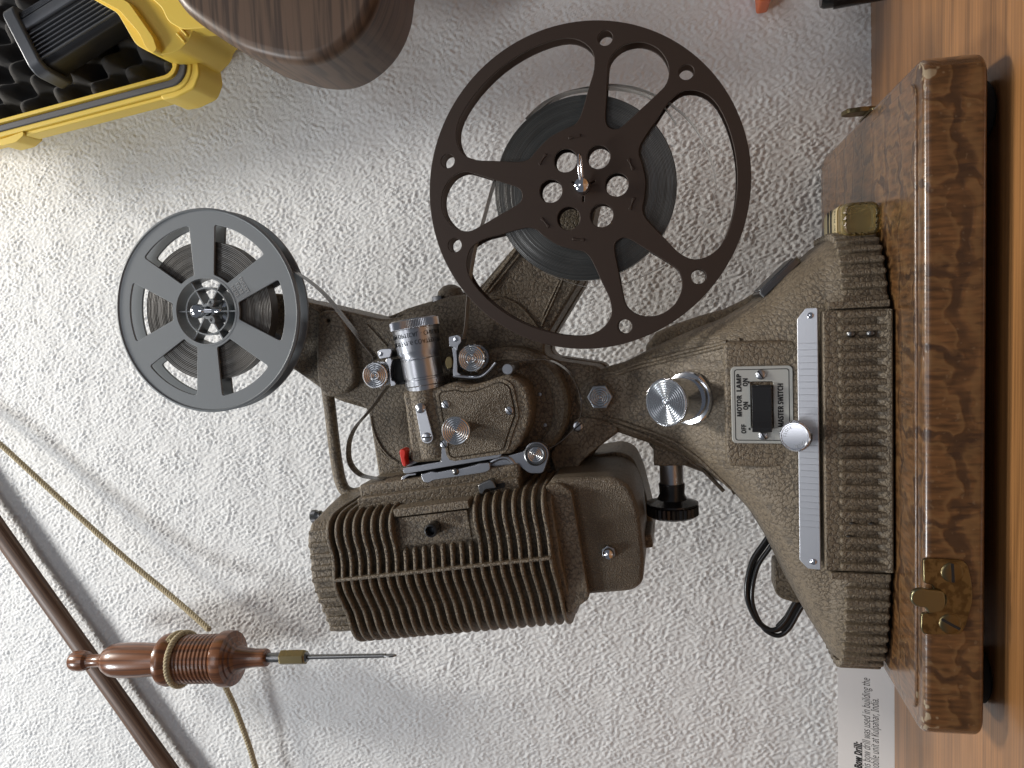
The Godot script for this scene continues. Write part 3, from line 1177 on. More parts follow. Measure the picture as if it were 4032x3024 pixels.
	part(p, "bolt_seat", lathe(PackedVector2Array([Vector2(0, 0), Vector2(9.6, 0), Vector2(9.6, 1.2), Vector2(8.8, 2.0), Vector2(0, 2.0)]), 40), M.crackle_enamel, mmx(at2(hx, 139.6)))
	# tilt screw with its black hand wheel, pointing left
	var left := Basis(Vector3(0, 1, 0), Vector3(0, 0, -1), Vector3(-1, 0, 0))
	var tf := mmx(Transform3D(left, Vector3(-80, 145.0, 125)))
	part(p, "tilt_boss", plate(rrect(-10.2, -11, 10.2, 11, 1.5), [], -6, 11.6, 0.8), M.crackle_enamel, tf)
	var tk := part(p, "tilt_screw", lathe(PackedVector2Array([Vector2(7.1, 8), Vector2(7.1, 26), Vector2(0, 26)]), 40), M.steel, tf)
	part(tk, "hand_wheel", lathe(PackedVector2Array([Vector2(7.6, 24.4), Vector2(7.9, 25.0), Vector2(7.6, 31), Vector2(9.2, 34.2), Vector2(13.5, 35.8), Vector2(15.6, 36.4), Vector2(15.8, 37.2), Vector2(14.8, 38.2), Vector2(14.8, 44), Vector2(13.8, 45), Vector2(0, 45)]), 56), M.black_plastic, tf)
	knurl(tk, "knurl", 15.0, 38.2, 44.0, 34, M.black_plastic, tf, 0.8)
	# grille on the right flank
	var gr := part(p, "side_grille", plate(rrect(-14, -18, 14, 18, 2), [], -2, 1.4, 0.5), M.dark_steel, mmx(Transform3D(Basis(Vector3(0.68, -0.73, 0), Vector3(0, 0, 1), Vector3(-0.73, -0.68, 0)) * Basis(Vector3.RIGHT, PI), Vector3(16.5, 84.5, 140))))
	for i in 5:
		part(gr, "louvre", plate(rrect(-12.5, -15 + 6.6 * i, 12.5, -11.4 + 6.6 * i, 1.2, 3), [], 1.2, 2.4, 0.7), M.dark_steel, gr.global_transform)
	# rear bracket and power lead at the left
	part(p, "cord_bracket", plate(soften(P([-157.4, 84.1, -175.8, 84.4, -180.3, 81.0, -182.8, 72.2, -182.7, 68.8, -157.1, 68.5]), 3.0), [], 96, 112, 1.0), M.crackle_enamel)
	var lead := PackedVector3Array()
	for q in smooth_path(P([-142.8, 83.3, -150.3, 88.3, -160.9, 94.8, -176.1, 98.4, -188.2, 97.8, -200.1, 92.7, -204.9, 87.1, -205.4, 81.5, -200.2, 75.9, -189.5, 70.2, -179.6, 64.5]), 8):
		lead.append(Vector3(q.x, q.y, 100))
	var pc := part(p, "power_cord", tube(lead, 1.5, 10), M.black_plastic)
	for off in [Vector3(-2.2, -1.6, 2.6), Vector3(1.6, 1.8, 3.0)]:
		var l2 := PackedVector3Array()
		for q in lead:
			l2.append(q + off)
		part(pc, "strand", tube(l2, 1.5, 10), M.black_plastic)
	part(pc, "sleeve", tube(PackedVector3Array([lead[58], lead[66], lead[74]]), 3.4, 12), M.black_matte)


func bell_ring(y: float) -> PackedVector3Array:
	var r := PackedVector3Array()
	for k in 128:
		# denser at the corners
		var t := TAU * k / 128.0
		r.append(bell_point(y, t - 0.22 * sin(4.0 * t))[0])
	return r


func sweep_x(sec: PackedVector2Array, x0: float, x1: float) -> MB:   # section of (z, y)
	var b := MB.new()
	b.add(plate(sec, [], x0, x1, 0.3), Transform3D(Basis(Vector3(0, 0, 1), Vector3(0, 1, 0), Vector3(-1, 0, 0)) , Vector3(x0 + x1, 0, 0)))
	return b


func sweep_y(sec: PackedVector2Array, y0: float, y1: float) -> MB:   # section of (x, z)
	var b := MB.new()
	b.add(plate(soften(sec, 0.6, 3), [], -y1, -y0, 0.3, 0.3), Transform3D(Basis(Vector3(1, 0, 0), Vector3(0, 0, 1), Vector3(0, -1, 0)), Vector3.ZERO))
	return b


func knurl(parent: Node3D, called: String, r: float, z0: float, z1: float, count: int, m: Material, frame: Transform3D, size := 0.35) -> void:
	var pts := PackedVector2Array()
	for i in count * 2:
		pts.append(Vector2.from_angle(TAU * i / (count * 2)) * (r + (size if i % 2 else 0.0)))
	part(parent, called, plate(pts, [circle(Vector2.ZERO, r - 0.8, 48)], z0, z1, 0.2, 0.2, 1, 5.0), m, frame)


func arc_text(parent: Node3D, text: String, r: float, h: float, mid: float, frame: Transform3D, z: float) -> void:
	var b := MB.new()
	for i in text.length():
		var a := deg_to_rad(mid - (i - (text.length() - 1) / 2.0) * rad_to_deg(h * 0.95 / r))
		b.add(letters(text[i], h, 0.12), Transform3D(Basis(Vector3.BACK, a - PI / 2), Vector3(cos(a) * r, sin(a) * r, z)))
	part(parent, "lettering", b, M.dark_steel, frame)


func build_head(p: Node3D) -> void:
	# main casting with the two reel arms
	var out := P([100.0, 237.8, 100.4, 232.9, 98.2, 197.9, 88.2, 176.0, 68.9, 128.4, 68.5, 115.6, 72.2, 109.6, 73.2, 94.0, 74.8, 78.5, 74.5, 70.1, 74.6, 64.4, 97.4, 36.5, 125.8, -10.6, 125.3, -14.4, 121.6, -17.6, 117.3, -17.5, 71.5, 0.0, 42.4, 25.4, 34.3, 29.4, 29.6, 29.0, 25.4, 22.2, 17.8, -2.4, 6.4, -6.8, -7.9, -7.8, -22.2, -8.9, -33.0, 10.7, -38.0, 18.4, -47.6, 26.9, -48.9, 37.3, -51.9, 51.3, -44.4, 126.6, -40.9, 144.5, -35.0, 150.4, 12.5, 149.4, 19.6, 154.5, 24.5, 170.9, 34.1, 181.5, 46.3, 194.7, 67.0, 216.5, 85.6, 240.2, 93.9, 241.9])
	var cast := part(p, "head_casting", plate(soften(out, 3.5, 3), [], 112, 138, 2.0, 1.0, 3), M.crackle_enamel, FH)
	# second sheet behind, a little larger, that shows as a dark edge along the arms
	part(p, "rear_cover", plate(soften(P([100.6, 221.3, 91.4, 185.5, 71.2, 135.9, 75.2, 116.2, 78.0, 83.7, 79.0, 69.4, 101.2, 41.6, 105.6, 19.2, 71.6, -1.1, 41.0, 25.3, 32.1, 29.2, 27.5, 26.4, 17.8, -4.6, -10.1, -6.0, -32.1, 6.4, -51.9, 27.5, -46.9, 134.0, -38.6, 157.1, 10.7, 156.5, 22.0, 181.5, 44.1, 204.8, 63.4, 229.0]), 4.0, 3), [], 98, 113, 1.5, 1.0, 3), M.crackle_enamel, FH)
	# beads along the lower arm
	for path in [P([73.2, 61.1, 96.7, 34.7]), P([73.5, 57.5, 92.5, 34.6]), P([47.6, 28.5, 72.7, 11.5]), P([53.6, 26.6, 73.0, 13.1]), P([85.1, 174.9, 80.3, 169.7]), P([67.4, 139.5, 51.5, 128.7])]:
		part(cast, "bead", tube(lift(path, 138.2), 0.75, 8), M.crackle_enamel, FH)
	for path in [P([69.1, 57.0, 68.6, 49.2, 62.8, 40.6, 54.1, 34.3, 45.9, 30.5]), P([-13.9, 145.1, -17.9, 142.0, -22.7, 135.3]), P([9.1, 148.0, 0.0, 147.9, -10.5, 145.2, -17.9, 140.6, -23.1, 135.4])]:
		part(cast, "bead", tube(lift(smooth_path(path, 4), 138.1), 0.8, 8), M.crackle_enamel, FH)
	# raised pad on the upper arm, and the bump above the lens
	part(p, "arm_pad", plate(smooth_loop(P([76.7, 169.0, 79.8, 166.3, 80.3, 161.8, 78.2, 154.6, 73.6, 151.4, 62.9, 149.9, 47.0, 149.9, 36.5, 150.6, 30.8, 153.4, 26.9, 159.2, 25.7, 168.1, 27.9, 173.8, 34.0, 176.4, 45.2, 175.7, 62.5, 172.5]), 3), [circle(Vector2(74.0, 162.1), 0.9, 12)], 136, 146, 2.6, 0.0, 4), M.crackle_enamel, FH)
	part(p, "upper_bump", plate(smooth_loop(P([68.4, 121.9, 71.9, 117.4, 73.5, 111.4, 73.9, 99.9, 75.3, 88.9, 75.5, 76.4, 72.6, 67.1, 59.2, 68.6, 59.6, 91.8, 63.8, 116.4]), 3), [], 100, 134, 5.0, 2.0, 4), M.crackle_enamel, FH)
	part(p, "dome_cap", lathe(PackedVector2Array([Vector2(0, 13), Vector2(4, 12.2), Vector2(7.5, 9.5), Vector2(9.0, 5), Vector2(9.2, -4), Vector2(0, -4)]), 32), M.crackle_enamel, FH * mmx(Transform3D(Basis(Vector3(0, 1, 0), Vector3(0, 0, 1), Vector3(1, 0, 0)), lift(P2(Vector2(75.8, 88.2)), 116)[0] + Vector3(-4, 0, 0))))
	part(p, "square_nut", plate(rrect(-3.1, -3.1, 3.1, 3.1, 0.4, 2), [], -3, 4.2, 0.4), M.dark_steel, FH * mmx(Transform3D(Basis(Vector3(0, 1, 0), Vector3(0, 0, 1), Vector3(1, 0, 0)), lift(P2(Vector2(73.7, 93.7)), 126)[0])))
	# round drum of the drive
	var dc := Vector2(3.3, 54.3)
	var drum := part(p, "drive_drum", lathe(PackedVector2Array([Vector2(0, 136), Vector2(36.4, 136), Vector2(36.4, 145.5), Vector2(35.6, 148.2), Vector2(33.6, 149.8), Vector2(28.4, 150.4), Vector2(27.8, 149.6), Vector2(27.2, 149.5), Vector2(26.6, 150.0), Vector2(0, 150.0)]), 72), M.crackle_enamel, FH * mmx(at(dc.x, dc.y, 0)))
	for q in [Vector2(7.7, 34.3), Vector2(-11.0, 34.2)]:
		part(drum, "pin", lathe(PackedVector2Array([Vector2(1.1, 0), Vector2(1.0, 0.5), Vector2(0, 0.8)]), 14), M.steel, FH * mmx(at2(q, 149.9)))
	# bracket plate beside the drum with its screw
	part(p, "pivot_plate", plate(soften(P([-11.1, 18.0, -10.4, 12.7, -13.5, 1.2, -20.3, -9.1, -32.6, 10.3, -37.6, 17.9, -49.5, 26.7, -43.9, 34.2, -29.1, 36.3, -20.8, 24.2]), 4.0), [], 136, 141.5, 1.0), M.crackle_enamel, FH)
	screw(p, "screw", FH * mmx(at2(Vector2(-15.6, 16.3), 141.4)), 3.3, M.steel, 120, 0.3)
	# mechanism housing: a raised casting with a rounded shoulder
	var hs := smooth_loop(P([22.4, 102.1, 22.0, 92.3, 23.3, 85.2, 23.6, 78.8, 21.7, 73.5, 20.7, 69.2, 21.1, 62.3, 23.0, 49.8, 20.8, 43.0, 14.9, 38.0, 4.5, 37.0, -5.9, 39.3, -14.9, 44.7, -20.2, 50.1, -22.6, 54.9, -21.9, 66.0, -21.8, 83.0, -20.9, 102.5, -19.3, 114.5, -10.9, 114.1, 2.4, 113.4, 13.5, 112.8, 22.4, 112.0]), 3)
	var hous := part(p, "mechanism_housing", plate(hs, [], 136, 168.5, 6.0, 0.0, 5), M.crackle_enamel, FH)
	var cov := soften(P([17.2, 89.6, 18.9, 88.2, 18.9, 79.1, 17.3, 76.0, 16.4, 71.7, 16.7, 64.9, 19.2, 54.5, 18.9, 51.2, 16.0, 47.6, 4.4, 47.2, -0.5, 47.2, -7.9, 51.5, -18.6, 57.0, -19.5, 59.1, -19.8, 87.8, -18.3, 89.7, 3.0, 89.9]), 2.0, 4)
	var ro: PackedVector2Array = Geometry2D.offset_polygon(cov, 2.6, Geometry2D.JOIN_ROUND)[0]
	var ri: PackedVector2Array = Geometry2D.offset_polygon(cov, 0.55, Geometry2D.JOIN_ROUND)[0]
	part(hous, "cover_surround", plate(ro, [ri], 166.5, 169.3, 0.5, 0.0, 2), M.crackle_enamel, FH)
	part(hous, "cover_plate", plate(cov, [], 167.5, 169.7, 0.5, 0.0, 2), M.wrinkle_enamel, FH)
	# half round lens socket at the left of the housing
	var ax := Basis(Vector3(0, 0, -1), Vector3(0, 1, 0), Vector3(1, 0, 0))
	part(p, "lens_socket", lathe(PackedVector2Array([Vector2(0, -19), Vector2(12.6, -19), Vector2(13.0, -18.4), Vector2(13.0, 21.6), Vector2(12.4, 22.4), Vector2(11.4, 22.6), Vector2(0, 22.6)]), 56), M.crackle_enamel, FH * mmx(Transform3D(ax, Vector3(0, 101.3, 157.5))))
	for q in [[Vector2(11.7, 87.1), 50.0], [Vector2(2.6, 49.9), 48.0], [Vector2(-11.3, 92.2), 55.0]]:
		screw(hous, "screw", FH * mmx(at2(q[0], 169.4)), 2.5, M.steel, 90.0 - q[1] - HEAD_TURN, 0.3)
	# link bar
	var e1 := Vector2(11.9, 102.0)
	var e2 := Vector2(-5.6, 101.1)
	var dv := (e2 - e1).normalized()
	var sd := Vector2(-dv.y, dv.x)
	var bar := PackedVector2Array()
	for i in 13:
		bar.append(e2 + (dv * sin(PI * i / 12.0) + sd * cos(PI * i / 12.0)) * 3.7)
	for i in 13:
		bar.append(e1 + (-dv * sin(PI * i / 12.0) - sd * cos(PI * i / 12.0)) * 3.1)
	var link := part(p, "link_bar", plate(bar, [], 170.9, 172.0, 0.3, 0.1), M.aluminium, FH)
	part(link, "pivot_pin", lathe(PackedVector2Array([Vector2(2.9, 0), Vector2(2.9, 0.8), Vector2(1.6, 1.9), Vector2(0, 2.3)]), 28), M.steel, FH * mmx(at2(e1, 171.8)))
	screw(link, "screw", FH * mmx(at2(e2, 171.6)), 2.9, M.steel, 85, 0.35)
	# ringed knob on the cover
	part(p, "framing_knob", disc_knob(8.3, 4.0, 6, 4.5, 10), M.turned_metal, FH * mmx(at2(Vector2(-3.2, 79.7), 179.5)))
	# roller post
	part(p, "roller_post", lathe(PackedVector2Array([Vector2(2.2, -22), Vector2(2.2, 0), Vector2(3.2, 0), Vector2(3.2, 9), Vector2(2.9, 9.5), Vector2(0, 9.5)]), 32), M.steel, FH * mmx(at2(Vector2(26.5, 45.6), 166)))
	sprocket(p, Vector2(35.2, 128.7), false)
	sprocket(p, Vector2(35.7, 67.8), true)
	# carrying handle
	var hp := PackedVector3Array()
	for q in smooth_path(P([36.6, 182.2, 23.8, 182.6, 12.2, 183.3, -1.9, 184.3, -18.3, 185.2, -31.4, 185.0, -38.8, 182.9, -42.1, 177.2, -41.6, 169.6, -40.5, 158.2]), 6):
		hp.append(Vector3(q.x, q.y, 122))
	part(p, "handle", tube(hp, 4.0, 14), M.crackle_enamel, FH)
	# spindles that carry the reels
	for q in [[71.1, 188.3, 2.0], [13.8, 428.3, -91.0]]:
		var sp := part(p, "reel_spindle", lathe(PackedVector2Array([Vector2(7.5, 136), Vector2(7.5, 147), Vector2(2.3, 148.5), Vector2(2.3, 168), Vector2(3.0, 168.6), Vector2(4.3, 171), Vector2(4.5, 173), Vector2(3.8, 175.4), Vector2(2.2, 176.8), Vector2(0, 177.2)]), 32), M.chrome, mmx(at(q[0], q[1], 0)))
		var loop := PackedVector3Array()
		for i in 17:
			var t := TAU * i / 16.0
			loop.append(Vector3(0.0 + 8.2 - 8.4 * cos(t), 1.9 * sin(t), 0.0))
		part(sp, "lock_lever", tube(loop, 0.75, 8), M.chrome, mmx(Transform3D(Basis(Vector3.BACK, deg_to_rad(q[2])) * Basis(Vector3.RIGHT, deg_to_rad(72.0)), Vector3(q[0], q[1], 174.5))))


func P2(a: Vector2) -> PackedVector2Array:
	return PackedVector2Array([a])


func sprocket(p: Node3D, c: Vector2, lower: bool) -> void:
	var f := FH * mmx(at2(c, 0))
	var s := part(p, "film_sprocket", lathe(PackedVector2Array([Vector2(4, 136), Vector2(4, 151), Vector2(7.4, 151), Vector2(7.4, 154), Vector2(6.6, 154), Vector2(6.6, 162), Vector2(7.4, 162), Vector2(7.4, 164), Vector2(0, 164)]), 40), M.steel, f)
	part(s, "sprocket_face", disc_knob(7.9, 2.8, 6), M.turned_metal, FH * mmx(at2(c, 164)))
	part(s, "sprocket_button", disc_knob(3.0, 0.9, 2), M.turned_metal, FH * mmx(at2(c, 166.2)))
	var tooth := lathe(PackedVector2Array([Vector2(0.75, 0), Vector2(0.6, 0.8), Vector2(0, 1.4)]), 8).mesh()
	for i in 14:
		var a := TAU * (i + 0.3) / 14
		var d := Vector3(cos(a), sin(a), 0)
		part(s, "tooth", tooth, M.steel, FH * mmx(Transform3D(Basis(Vector3(-sin(a), cos(a), 0), Vector3(0, 0, -1), -d) * Basis(Vector3.UP, PI), Vector3(c.x, c.y, 163.0) + d * 7.3)))
	# film shoe: bent bright bracket with a rivet, hugging the sprocket
	var sh := MB.new()
	if lower:
		sh.add(plate(soften(P([50.4, 79.8, 50.8, 74.4, 49.4, 72.4, 46.2, 72.7, 44.4, 75.0, 41.3, 76.1, 44.4, 78.1, 44.7, 80.3]), 0.9), [], 152, 164.5, 0.4))
		sh.add(plate(soften(P([44.0, 79.3, 43.6, 76.5, 28.6, 78.4, 27.7, 76.5, 26.7, 77.0, 27.0, 80.9, 29.0, 81.4, 36.9, 79.4]), 0.7), [], 152, 163.5, 0.4))
	else:
		sh.add(plate(soften(P([49.3, 125.1, 50.2, 122.5, 49.5, 116.2, 47.8, 115.9, 44.2, 117.8, 44.4, 120.7, 44.4, 124.2, 46.5, 125.3]), 0.9), [], 152, 165.0, 0.4))
		sh.add(plate(soften(P([44.1, 120.4, 44.2, 117.8, 42.4, 116.9, 38.7, 118.5, 35.0, 119.5, 30.5, 119.5, 29.7, 117.6, 28.0, 117.3, 27.0, 118.1, 27.1, 120.7, 30.2, 120.7, 39.0, 119.9, 42.0, 121.4]), 0.7), [], 152, 164.5, 0.4))
	var shoe := part(p, "film_shoe", sh, M.steel, FH)
	if lower:
		part(shoe, "rivet", lathe(PackedVector2Array([Vector2(1.5, 0), Vector2(1.4, 0.5), Vector2(0, 0.7)]), 18), M.chrome, FH * mmx(at2(Vector2(48.2, 75.7), 164.3)))
		part(shoe, "finger_tab", plate(smooth_loop(P([38.7, 83.9, 39.3, 82.1, 38.2, 80.6, 34.9, 80.6, 32.1, 82.0, 31.6, 83.8, 33.5, 85.2, 36.2, 85.3]), 3), [], 160, 163, 0.7, 0.3), M.brass_screw, FH)
		part(shoe, "guide_arm", tube(lift(smooth_path(P([27.2, 82.2, 25.6, 76.2, 24.3, 70.7, 24.3, 65.0, 27.1, 60.0, 31.0, 55.3]), 4), 160), 1.3, 8), M.steel, FH)
	else:
		part(shoe, "rivet", lathe(PackedVector2Array([Vector2(1.4, 0), Vector2(1.3, 0.5), Vector2(0, 0.7)]), 18), M.chrome, FH * mmx(at2(Vector2(47.2, 123.0), 164.8)))
		part(p, "shoe_block", plate(soften(P([43.0, 119.4, 41.8, 112.2, 26.8, 113.2, 27.3, 120.3]), 1.0), [], 138, 160, 0.6), M.black_matte, FH)


func build_lens(p: Node3D) -> void:
	# the barrel lies along the head's x axis
	var ax := FH * mmx(Transform3D(Basis(Vector3(0, 0, -1), Vector3(0, 1, 0), Vector3(1, 0, 0)), Vector3(0, 101.0, 159.0)))
	var lens := part(p, "lens_barrel", lathe(PackedVector2Array([Vector2(0, 18), Vector2(11.2, 18), Vector2(11.2, 24.4), Vector2(11.8, 25), Vector2(11.8, 28.0), Vector2(11.3, 28.4), Vector2(11.3, 29.4), Vector2(11.9, 29.8), Vector2(11.9, 40.2), Vector2(11.6, 40.6), Vector2(11.9, 41), Vector2(11.9, 42.8), Vector2(13.0, 44.8), Vector2(13.2, 46), Vector2(13.9, 58.6), Vector2(14.3, 59), Vector2(14.3, 63.5), Vector2(13.4, 64.6), Vector2(12.2, 64.6), Vector2(11.2, 61), Vector2(0, 60)]), 72), M.steel, ax)
	knurl(lens, "focus_ring", 14.3, 59.2, 64.0, 90, M.steel, ax, 0.5)
	part(lens, "front_glass", lathe(PackedVector2Array([Vector2(11.2, 61.5), Vector2(8, 62.8), Vector2(4, 63.5), Vector2(0, 63.8)]), 40), M.black_plastic, ax)
	for w in [["SIMPSON OPTICAL - CHICAGO", 55.2, 2.5, 0.0], ["1 INCH F/1.6 COATED LENS", 50.6, 2.5, 0.55]]:
		var t := letters(w[0], w[2], 0.3)
		var b := MB.new()
		b.idx = t.idx
		b.uv = t.uv
		for i in t.v.size():
			# the line runs round the barrel, letter tops towards the projector
			var rr: float = 13.55 + t.v[i].z + (w[1] - 52.0) * 0.055
			var a: float = t.v[i].x / 13.6 + PI + w[3] * 0.4
			b.v.append(Vector3(cos(a) * rr, sin(a) * rr, w[1] - t.v[i].y))
			b.n.append(Vector3(cos(a), sin(a), 0))
		part(lens, "engraving", b, M.print_dark, ax)


func build_gate(p: Node3D) -> void:
	var arm := part(p, "gate_bar", plate(soften(P([-22.3, 120.8, -21.5, 96.1, -12.3, 94.1, -10.6, 92.1, -12.7, 91.1, -21.3, 90.9, -20.1, 63.4, -22.3, 62.5, -21.7, 58.7, -23.5, 60.0, -24.0, 63.4, -25.8, 117.6, -25.6, 120.5]), 1.1), [], 160, 169, 0.5, 0.0), M.steel, FH)
	var sprp := part(p, "pressure_plate", plate(soften(P([-27.1, 109.6, -27.2, 107.6, -26.4, 102.2, -27.4, 100.1, -26.8, 89.6, -27.2, 86.8, -26.0, 74.7, -25.5, 73.5, -25.7, 66.8, -29.8, 66.9, -31.0, 69.4, -31.3, 73.4, -31.8, 102.6, -33.0, 105.7, -32.5, 108.5, -29.8, 109.7]), 1.2), [], 166, 170, 0.4, 0.0), M.steel, FH)
	part(sprp, "screw", lathe(PackedVector2Array([Vector2(2.1, 0), Vector2(1.9, 0.9), Vector2(1.0, 1.6), Vector2(0, 1.8)]), 20), M.dark_steel, FH * mmx(at2(Vector2(-28.4, 88.0), 169.8)))
	var ring := Vector2(-25.3, 39.8)
	var lev := part(p, "gate_lever", plate(soften(P([-25.6, 66.9, -23.8, 56.2, -22.5, 46.0, -19.6, 44.4, -17.9, 40.8, -18.7, 35.5, -22.4, 32.3, -27.0, 32.1, -32.6, 34.8, -37.1, 37.4, -36.1, 45.6, -29.6, 51.7, -29.2, 67.3]), 2.2), [], 160, 165.5, 0.5), M.steel, FH)
	part(lev, "pivot_cup", lathe(PackedVector2Array([Vector2(0, 0), Vector2(6.6, 0), Vector2(6.6, 1.6), Vector2(5.9, 1.9), Vector2(5.7, 0.8), Vector2(0, 0.8)]), 40), M.dark_steel, FH * mmx(at2(ring, 165.3)))
	part(lev, "pivot_face", disc_knob(5.0, 1.4, 4), M.turned_metal, FH * mmx(at2(ring, 165.6)))
	part(p, "spring_arm", tube(lift(smooth_path(P([-26.6, 67.6, -24.8, 62.2, -24.8, 57.8, -26.9, 54.8, -29.9, 53.1]), 5), 165), 1.5, 8), M.steel, FH)
	part(p, "hook_tab", plate(soften(P([-30.2, 124.4, -27.4, 122.1, -26.4, 118.9, -26.6, 113.1, -27.5, 113.6, -27.5, 118.3, -28.6, 120.7, -31.2, 122.5, -31.3, 124.0]), 0.7), [], 156, 168, 0.5, 0.2), M.steel, FH)
	# red lever
	var rd := part(p, "red_lever", plate(smooth_loop(P([-11.9, 120.1, -10.7, 118.8, -11.3, 116.7, -13.3, 116.4, -16.0, 117.3, -20.4, 117.4, -21.1, 118.6, -20.1, 119.8, -16.1, 120.2]), 3), [], 163, 171, 0.9, 0.5, 3), M.red_plastic, FH)
	part(p, "lever_root", plate(soften(P([-15.2, 118.9, -15.4, 117.4, -19.4, 117.0, -19.0, 111.6, -20.7, 111.3, -22.2, 116.9, -22.2, 119.6]), 0.8), [], 154, 165, 0.5), M.dark_steel, FH)
	part(p, "gate_body", plate(soften(P([-20.3, 118.7, -20.7, 65.4, -32.8, 62.4, -34.6, 70.2, -35.7, 104.2, -36.9, 110.4, -31.0, 116.5]), 1.5), [], 136, 160, 0.8), M.black_matte, FH)


func plan(y: float) -> Transform3D:   # plates drawn as (x, z) and stacked upwards in the head's frame
	return FH * mmx(Transform3D(Basis(Vector3(1, 0, 0), Vector3(0, 0, 1), Vector3(0, -1, 0)), Vector3(0, y, 0)))


func build_lamp_house(p: Node3D) -> void:
	var edge := P([-40, 118, -40.5, 160, -41.2, 175, -43.0, 183.5, -46.5, 189.0, -51.5, 191.8, -57.5, 192.0, -64, 190.6, -71, 191.2, -78.5, 194.2, -86, 193.6, -94, 190.0, -102, 186.2, -110, 184.4, -117, 182.0, -122.5, 177.0, -126.2, 168.5, -127, 158, -126, 118])
	var fine := smooth_path(edge, 4)
	var core := P([-42, 116, -42.5, 172, -47, 184, -54, 186.8, -72, 186.4, -80, 188.4, -90, 186, -108, 179.8, -117, 176, -121.5, 167, -122.5, 156, -121.5, 116])
	var house := part(p, "lamp_house", plate(soften(core, 3.0), [], -161, -31, 1.0), M.crackle_enamel, plan(0))
	var fin := plate(fine, [], -1.1, 1.1, 0.9, 0.9, 3, 60.0).mesh()
	var short := PackedVector2Array()
	for q in fine:
		if q.x < -66.5:
			short.append(q)
	short.insert(0, Vector2(-65.2, 184))
	short.insert(0, Vector2(-65.2, 118))
	short.insert(2, Vector2(-65.8, 188.6))
	var sfin := plate(short, [], -1.1, 1.1, 0.9, 0.9, 3, 60.0).mesh()
	for k in 23:
		var y := 35.3 + 5.65 * k
		part(house, "cooling_fin", sfin if k >= 8 and k <= 15 else fin, M.crackle_enamel, plan(y))
	part(house, "top_flange", plate(fine, [], -1.1, 1.1, 0.7, 0.7, 2, 60.0), M.crackle_enamel, plan(165.0))
	part(house, "cross_rib", plate(rrect(-79.4, 34.6, -77.6, 163.6, 0.7, 3), [], 184, 195.6, 0.6), M.crackle_enamel, FH)
	# top cap with upright ridges
	var capo := P([-45, 116, -45.5, 168, -49, 178, -56, 183.5, -66, 184, -78, 187, -90, 185, -104, 179.5, -114, 176.5, -119, 168, -120, 156, -119, 116])
	part(house, "top_cap", plate(smooth_loop(capo, 3), [], -184, -163, 1.0, 4.0, 4, 60.0), M.crackle_enamel, plan(0))
	for i in 10:
		var x := -52.0 - 6.8 * i
		var z := 181.5
		for j in capo.size() - 1:
			if capo[j].x >= x and capo[j + 1].x <= x:
				z = lerpf(capo[j].y, capo[j + 1].y, (capo[j].x - x) / maxf(0.01, capo[j].x - capo[j + 1].x))
		part(house, "ridge", plate(rrect(x - 1.5, 166, x + 1.5, 182.5, 1.3, 3), [], z - 4, z + 1.9, 1.3, 0.0, 2), M.crackle_enamel, FH)
	# thumb screw on the top
	var tb := Vector2(-48.5, 186.6)
	var tf := FH * mmx(Transform3D(Basis(Vector3(1, 0, 0), Vector3(0, 0, -1), Vector3(0, 1, 0)), Vector3(tb.x, tb.y, 150)))
	var ts := part(p, "thumb_screw", lathe(PackedVector2Array([Vector2(2.6, -8), Vector2(2.6, 2), Vector2(3.4, 2.2), Vector2(3.4, 4), Vector2(3.9, 5), Vector2(3.9, 8.4), Vector2(3.3, 9), Vector2(0, 9)]), 32), M.dark_steel, tf)
	knurl(ts, "knurl", 3.9, 5.0, 8.4, 30, M.dark_steel, tf, 0.3)
	# block between gate and fins
	var blk := part(p, "gate_block", plate(soften(P([-36.0, 50.5, -44.5, 50.5, -44.5, 151, -36.0, 151]), 1.2), [], 116, 174, 1.8, 0.0, 3), M.crackle_enamel, FH)
	part(p, "gate_shelf", plate(soften(P([-29, 50, -38.5, 50, -38.5, 151, -29, 151]), 2.5), [], 116, 169, 5.0, 0.0, 4), M.crackle_enamel, FH)
	part(blk, "ledge", plate(soften(P([-42.5, 78, -47.2, 78, -47.2, 123.5, -42.5, 123.5]), 0.8), [], 176, 188.0, 1.6, 0.0, 3), M.crackle_enamel, FH)
	# latch in a slot at the end of the block
	part(blk, "latch_slot", plate(soften(P([-38.4, 67.8, -37.7, 58.6, -40.6, 58.9, -41.6, 67.8]), 0.5), [], 172, 174.3, 0.1), M.black_matte, FH)
	part(blk, "latch_lever", plate(soften(P([-36.2, 73.3, -35.7, 71.3, -34.2, 65.5, -35.7, 64.1, -39.6, 63.0, -39.6, 69.8, -42.3, 71.9, -41.6, 73.5, -38.3, 73.9]), 1.0), [], 172, 178.5, 0.7), M.dark_steel, FH)
	part(p, "round_screw", lathe(PackedVector2Array([Vector2(3.0, 0), Vector2(2.7, 1.2), Vector2(1.5, 2.2), Vector2(0, 2.5)]), 24), M.brass_screw, FH * mmx(Transform3D(Basis(Vector3(0, 0, -1), Vector3(0, 1, 0), Vector3(1, 0, 0)), Vector3(-36.2, 59.0, 166))))
	part(p, "round_screw", lathe(PackedVector2Array([Vector2(2.8, 0), Vector2(2.5, 1.2), Vector2(1.4, 2.0), Vector2(0, 2.3)]), 24), M.dark_steel, FH * mmx(Transform3D(Basis(Vector3(0, 0, -1), Vector3(0, 1, 0), Vector3(1, 0, 0)), Vector3(-31, 142.0, 150))))
	# inspection door with its peep tube
	var dr := part(p, "inspection_door", plate(soften(P([-48.0, 79.8, -64.3, 79.8, -64.3, 121.6, -48.0, 121.6]), 0.8), [], 180, 187.4, 0.5), M.crackle_enamel, FH)
